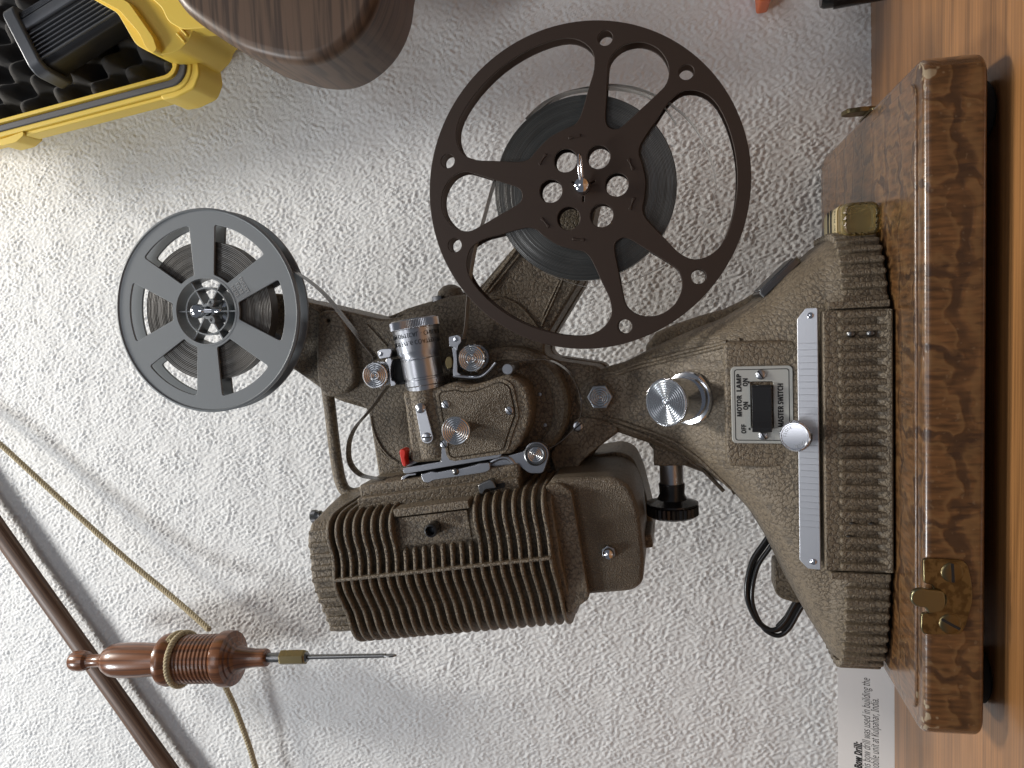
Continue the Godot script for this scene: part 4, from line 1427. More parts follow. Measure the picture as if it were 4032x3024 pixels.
	part(dr, "peep_tube", lathe(PackedVector2Array([Vector2(4.0, 0), Vector2(4.0, 6.6), Vector2(3.7, 8.6), Vector2(2.9, 9.0), Vector2(2.5, 8.4), Vector2(2.3, 4), Vector2(0, 4)]), 32), M.black_plastic, FH * mmx(at2(Vector2(-55.7, 100.4), 187.2)))
	part(dr, "peep_lens", lathe(PackedVector2Array([Vector2(2.3, 0), Vector2(1.5, 0.8), Vector2(0, 1.2)]), 20), M.device_grey, FH * mmx(at2(Vector2(-55.7, 100.4), 191.3)))
	# lower motor block and the box behind it
	var mot := part(p, "motor_housing", plate(soften(P([-38.5, 33, -42.0, -4, -48, -12, -62, -15, -91, -13.5, -104, -10.5, -108, -4, -107.5, 33]), 5.0, 4), [], 100, 176, 6.0, 0.0, 5), M.wrinkle_enamel, FH)
	part(p, "motor_seat", plate(soften(P([-41, 26, -46, 20, -108, 20, -116, 34, -41, 34]), 2.0), [], 110, 181, 2.0, 0.0, 3), M.crackle_enamel, FH)
	part(mot, "hex_nut", plate(circle(Vector2.ZERO, 4.2, 6), [], 0, 2.2, 0.4, 0.0, 1, 20.0), M.steel, FH * mmx(at2(Vector2(-84.0, 5.5), 175.8)))
	part(mot, "dome_nut", lathe(PackedVector2Array([Vector2(3.1, 0), Vector2(3.1, 1.4), Vector2(2.6, 3.0), Vector2(1.4, 4.0), Vector2(0, 4.3)]), 28), M.chrome, FH * mmx(at2(Vector2(-84.0, 5.5), 177.8)))
	part(p, "rear_box", plate(soften(P([-40, 24, -39, -3, -44, -11, -57, -14.5, -93, -17.5, -101, -15, -105, -6, -104, 30]), 4.0, 4), [], 66, 112, 5.0, 2.0, 4), M.crackle_enamel, FH)
	part(mot, "terminal", plate(rrect(-92, -17.5, -84, -12, 1.0, 2), [], 120, 150, 0.8), M.crackle_enamel, FH)
	part(house, "lens_bezel", lathe(PackedVector2Array([Vector2(0, 0), Vector2(17, 0), Vector2(17.5, 1), Vector2(17, 2.5), Vector2(0, 2.5)]), 40), M.dark_steel, FH * mmx(Transform3D(Basis(Vector3(0, 0, 1), Vector3(0, 1, 0), Vector3(-1, 0, 0)), Vector3(-124.5, 108, 148))))


# ---------------------------------------------------------------- reels and film

func polar(pts: Array, mid: float, mirror := true) -> PackedVector2Array:
	# half outline of (radius, degrees off the middle line), mirrored
	var a := PackedVector2Array()
	for q in pts:
		a.append(Vector2.from_angle(deg_to_rad(mid + q[1])) * q[0])
	if mirror:
		for i in range(pts.size() - 1, -1, -1):
			if pts[i][1] > 0.01:
				a.append(Vector2.from_angle(deg_to_rad(mid - pts[i][1])) * pts[i][0])
	return a


func build_brown_reel() -> void:
	var c := Vector3(71.1, 188.3, 0)
	var t := thing("film_reel", "large dark brown metal film reel holding a wound roll of film", "film reel", c + Vector3(0, 0, 160))
	var holes := []
	for k in 3:
		var m := 92.0 - 120.0 * k
		holes.append(smooth_loop(polar([[35.0, 0.0], [35.8, 4.6], [39.5, 8.0], [50.0, 11.2], [62.0, 13.6], [70.0, 14.0], [77.0, 10.6], [81.4, 5.2], [82.6, 0.0]], m), 3))
		holes.append(smooth_loop(polar([[82.4, 0.0], [82.4, 13.0], [82.2, 25.0], [79.5, 32.5], [73.0, 38.0], [64.0, 39.3], [54.0, 37.2], [44.0, 34.2], [38.0, 30.8], [34.8, 25.0], [34.2, 16.0], [34.2, 0.0]], m + 60.0), 3))
		for s in [-17.4, 17.4]:
			holes.append(circle(Vector2.from_angle(deg_to_rad(m + s)) * 80.4, 4.0, 24))
	for k in 6:
		holes.append(circle(Vector2.from_angle(deg_to_rad(31.0 + 60.0 * k)) * 18.4, 6.4, 28))
	holes.append(circle(Vector2.ZERO, 3.6, 24))
	for k in 3:
		var d := Vector2.from_angle(deg_to_rad(57.0 + 120.0 * k))
		var sd := Vector2(-d.y, d.x)
		holes.append(PackedVector2Array([d * 4.6 + sd * 0.5, d * 7.4 + sd * 0.5, d * 7.4 - sd * 0.5, d * 4.6 - sd * 0.5]))
	var fl := plate(circle(Vector2.ZERO, 89.6, 128), holes, -0.7, 0.7, 0.35, 0.35, 2).mesh()
	var ff := part(t, "front_flange", fl, M.brown_reel_enamel, mmx(at(c.x, c.y, 164.4)))
	part(t, "back_flange", fl, M.brown_reel_enamel, mmx(at(c.x, c.y, 154.6)))
	part(t, "hub", lathe(PackedVector2Array([Vector2(28.5, 155.2), Vector2(28.5, 163.8), Vector2(26.5, 163.8), Vector2(26.5, 155.2), Vector2(28.5, 155.2)]), 64), M.brown_reel_enamel, mmx(at(c.x, c.y, 0)))
	# staked tabs of the hub showing on the flange
	var tab := plate(soften(P([-3.4, -0.9, -2.4, -0.9, -1.2, -0.45, 1.2, -0.45, 2.4, -0.9, 3.4, -0.9, 3.4, 0.7, 2.2, 0.7, 1.0, 0.3, -1.0, 0.3, -2.2, 0.7, -3.4, 0.7]), 0.3, 2), [], 0, 0.7, 0.3, 0.0).mesh()
	for k in 6:
		var a: float = [8.0, 52.0, 128.0, 172.0, 248.0, 292.0][k]
		var d := Vector2.from_angle(deg_to_rad(a)) * 28.3
		part(ff, "tab", tab, M.brown_reel_enamel, mmx(at(c.x + d.x, c.y + d.y, 165.0, a + 90.0)))
	var pr := PackedVector2Array([Vector2(29, 155.6), Vector2(50.9, 155.6), Vector2(50.9, 163.2)])
	for i in 60:
		pr.append(Vector2(50.9 - 21.9 * (i + 1) / 61.0, 163.2 + (0.1 if i % 2 else -0.06) * (0.4 + rng.randf())))
	pr.append(Vector2(29, 163.2))
	part(t, "film_roll", lathe(pr, 128, 20.0), M.film_pack, mmx(at(c.x, c.y, 0)))


func build_grey_reel() -> void:
	var c := Vector3(13.8, 428.3, 0)
	var t := thing("film_reel", "smaller grey plastic film reel on the upper arm", "film reel", c + Vector3(0, 0, 158))
	var holes := []
	for k in 6:
		var m := 88.0 + 60.0 * k
		# slot between two straight spokes
		var o := PackedVector2Array()
		var h_out := rad_to_deg(deg_to_rad(30.0) - asin(9.0 / 54.0))
		var h_in := rad_to_deg(deg_to_rad(30.0) - asin(7.0 / 23.6))
		for j in 11:
			o.append(Vector2.from_angle(deg_to_rad(lerpf(m - h_out, m + h_out, j / 10.0))) * 54.0)
		for j in 6:
			o.append(Vector2.from_angle(deg_to_rad(lerpf(m + h_in, m - h_in, j / 5.0))) * 23.6)
		holes.append(soften(o, 2.4, 3))
	holes.append(circle(Vector2.ZERO, 20.6, 56))
	var fl := plate(circle(Vector2.ZERO, 63.8, 112), holes, -0.8, 0.8, 0.4, 0.4, 2).mesh()
	var ff := part(t, "front_flange", fl, M.grey_reel_plastic, mmx(at(c.x, c.y, 164.2)))
	part(t, "back_flange", fl, M.grey_reel_plastic, mmx(at(c.x, c.y, 152.6)))
	var rim := lathe(PackedVector2Array([Vector2(63.8, -0.8), Vector2(63.8, 0.8), Vector2(62.6, 1.5), Vector2(61.8, 0.7), Vector2(61.8, -0.8), Vector2(63.8, -0.8)]), 96)
	part(ff, "rim_bead", rim, M.grey_reel_plastic, mmx(at(c.x, c.y, 164.3)))
	# hub: two rings and six webs
	var hub := part(t, "hub", lathe(PackedVector2Array([Vector2(20.8, 152.4), Vector2(21.8, 152.4), Vector2(21.8, 165.2), Vector2(20.6, 165.2), Vector2(20.6, 152.4)]), 64), M.grey_reel_plastic, mmx(at(c.x, c.y, 0)))
	part(hub, "inner_ring", lathe(PackedVector2Array([Vector2(14.2, 153), Vector2(15.1, 153), Vector2(15.1, 163.4), Vector2(14.2, 163.4), Vector2(14.2, 153)]), 56), M.grey_reel_plastic, mmx(at(c.x, c.y, 0)))
	part(hub, "core_tube", lathe(PackedVector2Array([Vector2(3.2, 153), Vector2(5.0, 153), Vector2(5.0, 163.0), Vector2(3.2, 163.0), Vector2(3.2, 153)]), 32), M.grey_reel_plastic, mmx(at(c.x, c.y, 0)))
	var web := plate(rrect(4.8, -0.5, 20.8, 0.5, 0.1, 1), [], 153.4, 163.2, 0.2).mesh()
	for k in 6:
		part(hub, "web", web, M.grey_reel_plastic, mmx(at(c.x, c.y, 0, 30.0 + 60.0 * k - 2.0)))
	for k in 3:
		var a := deg_to_rad(-92.0 + 60.0 + 120.0 * k)
		part(hub, "key_lobe", plate(smooth_loop(P([4.0, -1.8, 7.5, -2.0, 9.0, 0, 7.5, 2.0, 4.0, 1.8]), 3), [circle(Vector2(6.2, 0), 1.0, 10)], 157, 163.6, 0.3), M.grey_reel_plastic, mmx(at(c.x, c.y, 0, rad_to_deg(a))))
	var wd := ["INSERT", "FILM", "HERE"]
	for i in 3:
		var d := Vector2.from_angle(deg_to_rad(-62.0)) * (31.5 - 3.6 * i)
		part(ff, "lettering", letters(wd[i], 2.5, 0.3), M.print_light, mmx(at(c.x + d.x, c.y + d.y, 165.05, 208)))
	var pr := PackedVector2Array([Vector2(22, 153.6), Vector2(43.6, 153.6), Vector2(43.6, 162.6)])
	for i in 40:
		pr.append(Vector2(43.6 - 21.4 * (i + 1) / 41.0, 162.4 + (0.16 if i % 2 else -0.1) * (0.3 + rng.randf())))
	pr.append(Vector2(22, 162.4))
	part(t, "film_roll", lathe(pr, 112, 20.0), M.film_pack_worn, mmx(at(c.x, c.y, 0)))


func build_film() -> void:
	var t := thing("film_strip", "thin perforated film threaded from the grey reel through the gate to the brown reel", "film", Vector3(0, 200, 159))
	part(t, "feed_run", ribbon(smooth_path(P([39.2, 374.1, 35.6, 368.8, 32.5, 364.1, 28.2, 358.3, 23.2, 352.6, 16.4, 346.4, 6.0, 338.6, -4.2, 330.9, -11.4, 325.4, -17.7, 320.4, -20.6, 319.7]), 5), 155.2, 163.0), M.film_strip)
	part(t, "upper_loop", ribbon(smooth_path(P([-37.1, 312.4, -40.9, 315.9, -48.1, 321.8]) + P([-54.9, 328.4, -61.8, 335.1, -70.4, 339.7, -80.1, 340.9, -86.6, 339.0, -91.8, 333.6, -93.7, 325.8, -94.0, 317.9]), 5), 155.2, 163.0), M.film_strip)
	part(t, "lower_loop", ribbon(smooth_path(P([-29.2, 241.9, -26.4, 236.2, -24.1, 229.5, -23.5, 220.7, -24.0, 214.2, -26.5, 207.9, -30.9, 202.1, -36.6, 198.1, -43.6, 195.4, -51.1, 194.4, -56.5, 195.1, -62.9, 198.0, -68.2, 203.1, -72.8, 208.6, -76.2, 215.3, -78.1, 222.0, -79.7, 227.5]), 5), 155.2, 163.0), M.film_strip)
	part(t, "take_up_run", ribbon(smooth_path(P([-10.4, 263.3, -0.7, 261.1, 10.6, 259.7, 23.4, 257.6, 36.1, 255.1, 46.3, 252.1, 57.9, 247.8, 67.9, 244.4, 79.3, 240.1, 88.2, 234.8]), 5), 155.2, 163.0), M.film_leader)
	part(t, "loose_turn", ribbon(smooth_path(P([112.5, 220.0, 120.3, 209.8, 124.6, 197.4, 126.3, 184.1, 126.3, 171.0, 123.9, 159.4, 118.7, 147.9, 111.4, 137.8, 102.0, 128.9, 88.2, 121.3, 73.0, 117.1, 60.4, 117.9, 45.7, 123.4, 36.9, 130.5, 29.2, 140.0, 23.1, 151.9, 18.2, 165.1, 16.1, 178.4, 17.2, 191.8, 21.9, 203.9, 26.3, 213.7]), 5), 155.4, 162.8, 0.15), M.film_leader)
	part(t, "loose_turn", ribbon(smooth_path(P([114.3, 214.9, 123.5, 199.9, 125.3, 184.1, 124.3, 168.7, 120.0, 154.8, 112.0, 143.5, 102.2, 136.9]), 5), 155.4, 162.8, 0.15), M.film_leader)


# ---------------------------------------------------------------- small things on the case and wall

func build_bottle() -> void:
	var t := thing("glass_bottle", "small clear amber glass bottle lying on the case behind the base", "bottle", Vector3(43, 36.2, 150))
	# it lies on its side, foot towards the room: drawn as (x, y) sections stacked along -z
	var rings: Array[PackedVector3Array] = []
	for q in [[172.0, 5.5, 5.0, 0.4], [172.6, 6.8, 6.6, 0.6], [172.0, 8.2, 8.6, 0.8], [169.0, 8.9, 9.4, 1.0], [164.0, 9.0, 9.6, 1.0], [130.0, 9.0, 9.6, 1.0], [124.0, 8.4, 8.8, 1.0], [118.0, 5.4, 5.6, 1.0], [112.0, 4.6, 4.6, 1.0]]:
		var r := PackedVector3Array()
		for k in 48:
			var a := TAU * k / 48
			var e: float = 0.42 if q[0] > 122.0 else 0.9
			r.append(Vector3(43.4 + q[1] * signf(cos(a)) * pow(absf(cos(a)), e), 46.0 + q[2] * signf(sin(a)) * pow(absf(sin(a)), e), q[0]))
		rings.append(r)
	part(t, "glass", loft(rings), M.amber_glass)
	# paper round the upper side and flanks only
	var lbm := MB.new()
	for k in 32:
		var pts := []
		for j in 2:
			var a := lerpf(-0.5, PI + 0.5, (k + j) / 32.0)
			pts.append(Vector3(43.4 + 9.3 * signf(cos(a)) * pow(absf(cos(a)), 0.42), 46.0 + 9.9 * signf(sin(a)) * pow(absf(sin(a)), 0.42), 0))
		lbm.flat_quad(pts[0] + Vector3(0, 0, 163), pts[1] + Vector3(0, 0, 163), pts[1] + Vector3(0, 0, 128), pts[0] + Vector3(0, 0, 128), pts[0] - Vector3(43.4, 46, 0))
	var lb := part(t, "paper_label", lbm, M.label_paper)
	for z in [148.0, 140.0]:
		part(lb, "printed_band", plate(rrect(35.6, -2.0, 51.2, 2.0, 0.1, 1), [], 0, 0.06, 0.0), M.print_black, mmx(Transform3D(Basis(Vector3(1, 0, 0), Vector3(0, 0, -1), Vector3(0, 1, 0)), Vector3(0, 55.98, z))))
	part(lb, "lettering", letters("DRY FILM", 2.2, 0.08), M.print_black, mmx(Transform3D(Basis(Vector3(1, 0, 0), Vector3(0, 0, -1), Vector3(0, 1, 0)), Vector3(43.4, 56.0, 158.5))))
	part(t, "cap", lathe(PackedVector2Array([Vector2(0, 100), Vector2(6.2, 100), Vector2(6.4, 100.6), Vector2(6.4, 112), Vector2(0, 112)]), 28), M.black_plastic, mmx(at(43.4, 46.0, 0)))


func build_card() -> void:
	var t := thing("name_card", "white printed card standing against the wall left of the case", "card", Vector3(-300, 0, 50))
	var f := mmx(at(-300, 0, 52, 0, 12))
	part(t, "card_sheet", plate(rrect(-130, 0, 100, 36.0, 0.3, 2), [], -0.5, 0, 0.1), M.card_paper, f)
	var e0 := Vector2(-306.0, 21.9)
	var e1 := Vector2(-256.5, 15.9)
	var e2 := Vector2(-270.5, 10.4)
	var l1 := part(t, "title", fit_width(letters("Bow Drill:", 4.8, 0.06, 0.2, 700), 19.5), M.print_black, f * mmx(at(e0.x + 300 - 9.7, 23.0, 0.04)))
	part(l1, "underline", plate(P([-9.8, -2.5, 9.8, -2.5, 9.8, -2.15, -9.8, -2.15]), [], -0.03, 0.05, 0.0), M.print_black, f * mmx(at(e0.x + 300 - 9.7, 23.0, 0.04)))
	part(t, "text_line", fit_width(letters("This bow drill was used in building the", 4.8, 0.06, 0.2), 69.0), M.print_black, f * mmx(at(e1.x + 300 - 36.5, 17.6, 0.04)))
	part(t, "text_line", fit_width(letters("mobile unit at Kulpahar, India.", 4.8, 0.06, 0.2), 53.5), M.print_black, f * mmx(at(e2.x + 300 - 28.7, 12.2, 0.04)))


func twisted(path: PackedVector3Array, r: float, pitch: float) -> MB:
	var b := MB.new()
	for s in 3:
		var line := PackedVector3Array()
		var run := 0.0
		for i in path.size():
			var d := (path[mini(i + 1, path.size() - 1)] - path[maxi(i - 1, 0)]).normalized()
			if i:
				run += path[i].distance_to(path[i - 1])
			var u := d.cross(Vector3(0, 0, 1))
			if u.length() < 0.1:
				u = d.cross(Vector3(0, 1, 0))
			u = u.normalized()
			var w := d.cross(u)
			var a := TAU * (run / pitch + s / 3.0)
			line.append(path[i] + (u * cos(a) + w * sin(a)) * r * 0.5)
		b.add(tube(line, r * 0.58, 6))
	return b


func resample(pts: PackedVector3Array, step: float) -> PackedVector3Array:
	var c := Curve3D.new()
	c.bake_interval = step
	for i in pts.size():
		var d := (pts[mini(i + 1, pts.size() - 1)] - pts[maxi(i - 1, 0)]) / 6.0
		c.add_point(pts[i], -d, d)
	return c.get_baked_points()


func build_bow_drill() -> void:
	var t := thing("drill_bow", "dark wooden drill bow with a twisted cream cord hanging on the wall", "bow", Vector3(-330, 500, 14))
	var sp := PackedVector3Array()
	for q in smooth_path(P([-32.9, 853.3, -76.7, 826.6, -118.2, 799.8, -150.1, 776.9, -176.8, 758.4, -234.4, 717.3, -291.2, 676.6, -336.1, 644.3, -386.6, 608.4, -429.6, 576.6, -466.3, 546.8, -508.3, 513.4, -534.8, 491.9]), 6):
		sp.append(Vector3(q.x, q.y, 13))
	part(t, "bow_stick", tube(sp, 9.2, 18, -1.0, 0.7), M.bow_wood)
	var up := resample(PackedVector3Array([Vector3(-37.0, 846.4, 16.0), Vector3(-43.6, 827.4, 16.0), Vector3(-51.4, 798.9, 16.0), Vector3(-71.1, 772.3, 16.0), Vector3(-91.8, 744.1, 18.0), Vector3(-119.4, 711.2, 19.0), Vector3(-146.6, 678.8, 20.0), Vector3(-172.9, 646.0, 22.0), Vector3(-197.6, 612.9, 25.0), Vector3(-219.1, 578.8, 30.0), Vector3(-233.1, 551.2, 38.0), Vector3(-245.9, 526.4, 46.0)]), 0.45)
	var cd := part(t, "cord", twisted(up, 2.4, 8.0), M.rope)
	var ax0 := Vector3(-280.3, 664.5, 45)
	var ax1 := Vector3(-260.7, 364.3, 45)
	var d := (ax1 - ax0).normalized()
	var u := d.cross(Vector3(0, 0, 1)).normalized()
	var coil_at := [105.50, 112.44]
	var coil := PackedVector3Array()
	for i in 41:
		var a := lerpf(-1.1, TAU + 0.4, i / 40.0)
		coil.append(ax0 + d * (lerpf(coil_at[1], coil_at[0], i / 40.0)) + (u * cos(a + PI) + Vector3(0, 0, 1) * sin(a)) * 21.2)
	part(t, "cord", twisted(resample(coil, 0.45), 2.4, 8.0), M.rope)
	var low := resample(PackedVector3Array([Vector3(-290.8, 539.7, 22.0), Vector3(-311.1, 532.1, 20.0), Vector3(-326.7, 527.3, 18.0), Vector3(-340.0, 523.7, 17.0), Vector3(-362.1, 517.6, 16.0), Vector3(-389.1, 512.5, 14.0), Vector3(-418.8, 504.2, 14.0), Vector3(-467.7, 496.3, 16.0), Vector3(-519.4, 498.2, 16.0)]), 0.45)
	part(t, "cord", twisted(low, 2.4, 8.0), M.rope)
	# turned spindle, axis from the top button down to the bit
	var zz := d
	var xx := Vector3(0, 0, 1).cross(zz).normalized()
	var f := mmx(Transform3D(Basis(xx, zz.cross(xx), zz), ax0))
	var s := thing("drill_spindle", "turned reddish brown wooden drill spindle hanging in front of the bow", "hand drill", Vector3(-262, 364, 45))
	var kr := 0.119
	var pr := PackedVector2Array()
	var s1 := [0.00, 0.00, 1.32, 4.13, 11.53, 15.63, 17.76, 21.68, 29.49, 33.54, 35.97, 41.61, 48.84, 60.02, 72.70, 85.28, 93.40, 94.02, 94.96, 98.53, 101.63, 103.95]
	var r1 := [0, 35, 62, 72, 74, 66, 48, 44, 46, 62, 88, 112, 122, 123, 120, 112, 106, 150, 176, 183, 178, 166]
	for i in s1.size():
		pr.append(Vector2(r1[i] * kr, s1[i]))
	var sp0: float = [105.50, 146.36][0]
	var sp1: float = [105.50, 146.36][1]
	for i in 11:
		var x0 := lerpf(sp0, sp1, i / 11.0)
		var st := (sp1 - sp0) / 11.0
		pr.append(Vector2(159 * kr, x0))
		pr.append(Vector2(167 * kr, x0 + st * 0.25))
		pr.append(Vector2(167 * kr, x0 + st * 0.65))
		pr.append(Vector2(159 * kr, x0 + st * 0.9))
	var s2 := [146.96, 149.66, 155.65, 158.34, 158.94, 160.13, 160.73, 162.36, 163.85, 169.79, 176.43, 183.79, 187.45, 188.91, 189.64, 189.64]
	var r2 := [172, 188, 190, 182, 150, 146, 112, 108, 86, 72, 64, 60, 62, 58, 34, 0]
	for i in s2.size():
		pr.append(Vector2(r2[i] * kr, s2[i]))
	part(s, "wooden_body", lathe(pr, 72, 26.0), M.spindle_wood, f)
	var q: Array = [188.18, 202.74, 201.58, 224.30, 225.73, 293.30, 300.76, 291.93]
	part(s, "ferrule", lathe(PackedVector2Array([Vector2(0, q[0]), Vector2(3.9, q[0]), Vector2(3.9, q[1]), Vector2(0, q[1])]), 28), M.dark_steel, f)
	var ch := part(s, "chuck_nut", plate(circle(Vector2.ZERO, 6.1, 6), [], q[2], q[3], 1.6, 1.2, 3, 20.0), M.brass_screw, f)
	part(ch, "collar", lathe(PackedVector2Array([Vector2(0, q[3] - 1), Vector2(4.6, q[3] - 1), Vector2(3.6, q[4]), Vector2(0, q[4])]), 20), M.dark_steel, f)
	part(s, "bit", lathe(PackedVector2Array([Vector2(0, q[3] - 2), Vector2(2.0, q[3] - 2), Vector2(1.7, q[5]), Vector2(0, q[5])]), 16), M.dark_steel, f)
	part(s, "bit_tip", plate(soften(P([-1.6, 0, 1.6, 0, 2.5, 5, 2.2, 8, 0, 10.5, -2.2, 8, -2.5, 5]), 0.6), [], -0.7, 0.7, 0.3, 0.3), M.dark_steel, f * mmx(Transform3D(Basis(Vector3(0, 1, 0), Vector3(0, 0, 1), Vector3(1, 0, 0)), Vector3(0, 0, q[7]))))


# ---------------------------------------------------------------- upper right: open yellow case and wooden form

func build_yellow_case() -> void:
	var t := thing("equipment_case", "open yellow hard plastic case lined with dark foam at the upper corner", "case", Vector3(230, 470, 60))
	# frame: origin at the lower left corner of the open half, y up along its left edge
	var c0 := Vector2(177.5, 473.1)
	var e0 := Vector2(154.5, 663.8)
	var upd := (e0 - c0).normalized()
	var rt := Vector2(upd.y, -upd.x)
	var fr := mmx(Transform3D(Basis(Vector3(rt.x, rt.y, 0), Vector3(upd.x, upd.y, 0), Vector3(0, 0, 1)), Vector3(c0.x, c0.y, 0)))
	var W_ := 190.0
	var Hh := 330.0
	var shell := part(t, "shell", plate(rrect(0, 0, W_, Hh, 17, 6), [rrect(12.5, 12.5, W_ - 12.5, Hh - 12.5, 9, 5)], 60, 88, 1.5, 8.0, 4), M.yellow_plastic, fr)
	part(shell, "back_wall", plate(rrect(34, 34, W_ - 10, Hh - 10, 12, 5), [], 4, 62, 1.0), M.yellow_plastic, fr)
	part(shell, "outer_flange", plate(rrect(-2.8, 14, W_ + 3, Hh + 3, 14, 5), [rrect(0.4, 17, W_ - 0.4, Hh - 0.4, 12, 5)], 72, 86, 1.0, 1.0), M.yellow_plastic, fr)
	part(shell, "corner_guard", plate(soften(P([-3.0, 30, -4.0, 18, -1.0, 2, 8, -4.5, 26, -5, 26, 4, 14, 6, 5, 14, 2.5, 30]), 3.0), [], 58, 87, 1.5), M.yellow_plastic, fr)
	part(shell, "inner_rim", plate(rrect(9.0, 9.0, W_ - 9, Hh - 9, 11, 5), [rrect(12.0, 12.0, W_ - 12, Hh - 12, 9.5, 5)], 86, 91, 0.8), M.yellow_plastic, fr)
	part(t, "gasket", plate(rrect(3.6, 3.6, W_ - 3.6, Hh - 3.6, 14, 6), [rrect(8.4, 8.4, W_ - 8.4, Hh - 8.4, 11.5, 6)], 86, 89.6, 1.2, 0.0, 3), M.grey_gasket, fr)
	part(shell, "stop_tab", plate(soften(P([-6.5, 158, -6.5, 172, -2, 176, 0, 150, -3, 150]), 1.5), [], 70, 88, 1.0), M.yellow_plastic, fr)
	# egg crate foam
	var b := MB.new()
	var nx := 110
	var ny := 190
	var x0 := 12.2
	var y0 := 12.2
	var sx := (W_ - 24.4) / (nx - 1)
	var sy := (Hh - 24.4) / (ny - 1)
	var hh := func(x: float, y: float) -> float:
		var w := sin(TAU * (x + 2.0 * sin(y * 0.09)) / 30.0) * sin(TAU * (y + 2.0 * sin(x * 0.1)) / 32.0)
		return 73.0 + 10.5 * signf(w) * pow(absf(w), 0.75)
	for j in ny:
		for i in nx:
			var x := x0 + i * sx
			var y := y0 + j * sy
			var h0: float = hh.call(x, y)
			var gx: float = hh.call(x + 0.4, y) - hh.call(x - 0.4, y)
			var gy: float = hh.call(x, y + 0.4) - hh.call(x, y - 0.4)
			b.vert(Vector3(x, y, h0), Vector3(-gx, -gy, 0.8).normalized(), Vector2(x, y))
	for j in ny - 1:
		for i in nx - 1:
			var k := j * nx + i
			b.quad(k, k + 1, k + nx + 1, k + nx)
	part(t, "foam_lining", b, M.foam, fr)
	# the other half, hinged at the lower corner and swung to the right
	var lid := part(t, "lid", plate(soften(P([252.4, 560.1, 237.9, 535.0, 224.5, 513.4, 209.1, 505.2, 201.7, 501.1, 195.0, 490.4, 192.6, 481.1, 193.9, 468.3, 200.4, 459.1, 207.5, 455.8, 210.8, 449.7, 233.0, 471.1, 247.2, 476.2]), 3.5, 4), [], 62, 112, 2.5, 2.5, 4), M.yellow_plastic)
	part(lid, "lid_edge", plate(soften(P([246.4, 546.8, 223.5, 507.6, 206.6, 493.6, 195.1, 488.5, 192.2, 484.1, 194.5, 480.8, 202.7, 483.1, 227.2, 499.4, 245.1, 526.0]), 2.5, 4), [], 108, 118, 2.0, 0.0, 4), M.yellow_plastic)
	part(lid, "lid_panel", plate(soften(P([240.8, 496.5, 222.5, 476.5, 212.8, 472.8, 206.3, 462.6, 204.9, 441.5, 228.6, 462.2, 238.4, 467.4]), 4.0, 4), [], 100, 115, 2.0, 0.0, 4), M.yellow_plastic)
	for i in 3:
		var a := Vector2(202.0, 465.3)
		part(lid, "hinge_rib", plate(rrect(-4.5, -0.7, 4.5, 0.7, 0.5, 2), [], 110, 114, 0.5), M.yellow_plastic, mmx(at(a.x + i * 3.8, a.y - i * 2.4, 0, 40)))
	# black finned device lying on the foam
	var g := thing("finned_device", "black finned box with rounded end frame lying on the dark foam", "device", Vector3(185, 520, 92))
	var q0 := Vector2(213.2, 586.4)
	var q1 := Vector2(235.4, 539.8)
	var dir := (q1 - q0).normalized()
	var fz := Vector3(dir.x, dir.y, -0.12).normalized()
	var fx := Vector3(-dir.y, dir.x, 0).normalized()
	var ff := mmx(Transform3D(Basis(fx, fz.cross(fx), fz), Vector3(q0.x, q0.y, 104)))
	part(g, "finned_body", plate(rrect(-22, -14, 20, 12, 5, 5), [], 2, 190, 0.5), M.device_black, ff)
	var fin := plate(rrect(-0.5, 11.4, 0.5, 14.0, 0.4, 2), [], 3, 188, 0.2).mesh()
	for i in 7:
		part(g, "fin", fin, M.device_grey, ff * mmx(at(-18.0 + 3.1 * i, 0, 0)))
	for i in 5:
		part(g, "fin", plate(rrect(14.0 + 1.3 * i, 11.2 - 0.6 * i, 14.5 + 1.3 * i, 13.2 - 0.6 * i, 0.2, 2), [], 3, 188, 0.1), M.device_grey, ff)
	part(g, "smooth_face", plate(rrect(4.5, 11, 13, 14.2, 1.4, 3), [], 3, 188, 0.4), M.device_grey, ff)
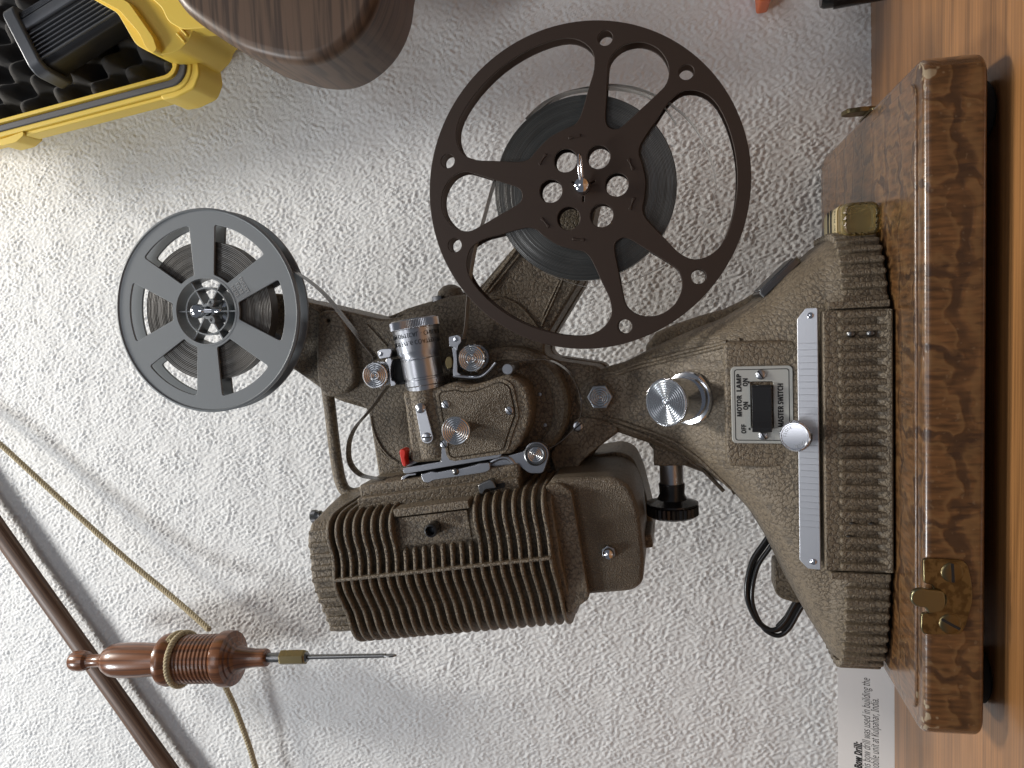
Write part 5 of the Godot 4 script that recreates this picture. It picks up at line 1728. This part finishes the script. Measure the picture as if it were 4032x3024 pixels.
	part(g, "end_frame", plate(rrect(-28, -19, 26, 17.5, 9, 6), [rrect(-22.5, -14.5, 20.5, 12.5, 5.5, 5)], -6, 3.5, 1.6, 1.6, 4), M.device_grey, ff)
	part(g, "end_cap", plate(rrect(-23, -15, 21, 13, 5.5, 5), [], -3.0, 2.2, 0.4), M.device_black, ff)
	# wooden form to the right
	var w := thing("wooden_form", "rounded grey brown wooden form beside the yellow case at the right", "wood form", Vector3(215, 310, 100))
	part(w, "wood_body", plate(smooth_loop(P([250.0, 480.1, 224.4, 460.2, 210.9, 450.3, 196.6, 432.8, 183.7, 413.9, 175.6, 394.8, 170.2, 375.7, 169.3, 361.0, 172.6, 347.6, 180.4, 334.1, 191.0, 323.4, 205.6, 315.5, 220.7, 312.0, 235.9, 310.9, 262.6, 337.5, 277.0, 440.1]), 4), [], 62, 130, 14.0, 34.0, 8, 60.0), M.form_wood)


func build_right_edge_things() -> void:
	var t := thing("black_rod", "black rounded rod end at the right edge above the table", "rod", Vector3(178, 20, 30))
	var a := Vector2(201.7, 32.1)
	var b := Vector2(202.5, -2.7)
	part(t, "rod_shaft", tube(PackedVector3Array([Vector3(a.x, a.y, 36), Vector3(b.x, b.y, 40), Vector3(b.x + 14, b.y - 60, 44)]), 6.0, 20), M.black_plastic)
	var c := Vector2(198.4, 33.8)
	part(t, "rod_tip", lathe(PackedVector2Array([Vector2(0, 0), Vector2(6, 0.5), Vector2(7.6, 3), Vector2(7.6, 14), Vector2(6.5, 16), Vector2(0, 16)]), 28), M.black_plastic, mmx(Transform3D(Basis(Vector3(0, 0, 1), Vector3(1, 0, 0), Vector3(0, 1, 0)), Vector3(c.x + 6, c.y - 10, 36))))
	var d := Vector2(207.9, 73.8)
	var o := thing("orange_tool", "orange plastic tool end at the upper right edge of the wall", "tool", Vector3(d.x, d.y, 20))
	part(o, "orange_grip", plate(soften(P([d.x + 3, d.y - 4.2, d.x + 2.5, d.y + 3.6, d.x + 36, d.y + 6, d.x + 36, d.y - 7]), 2.0), [], 2, 26, 2.0, 0.0), M.orange_plastic)
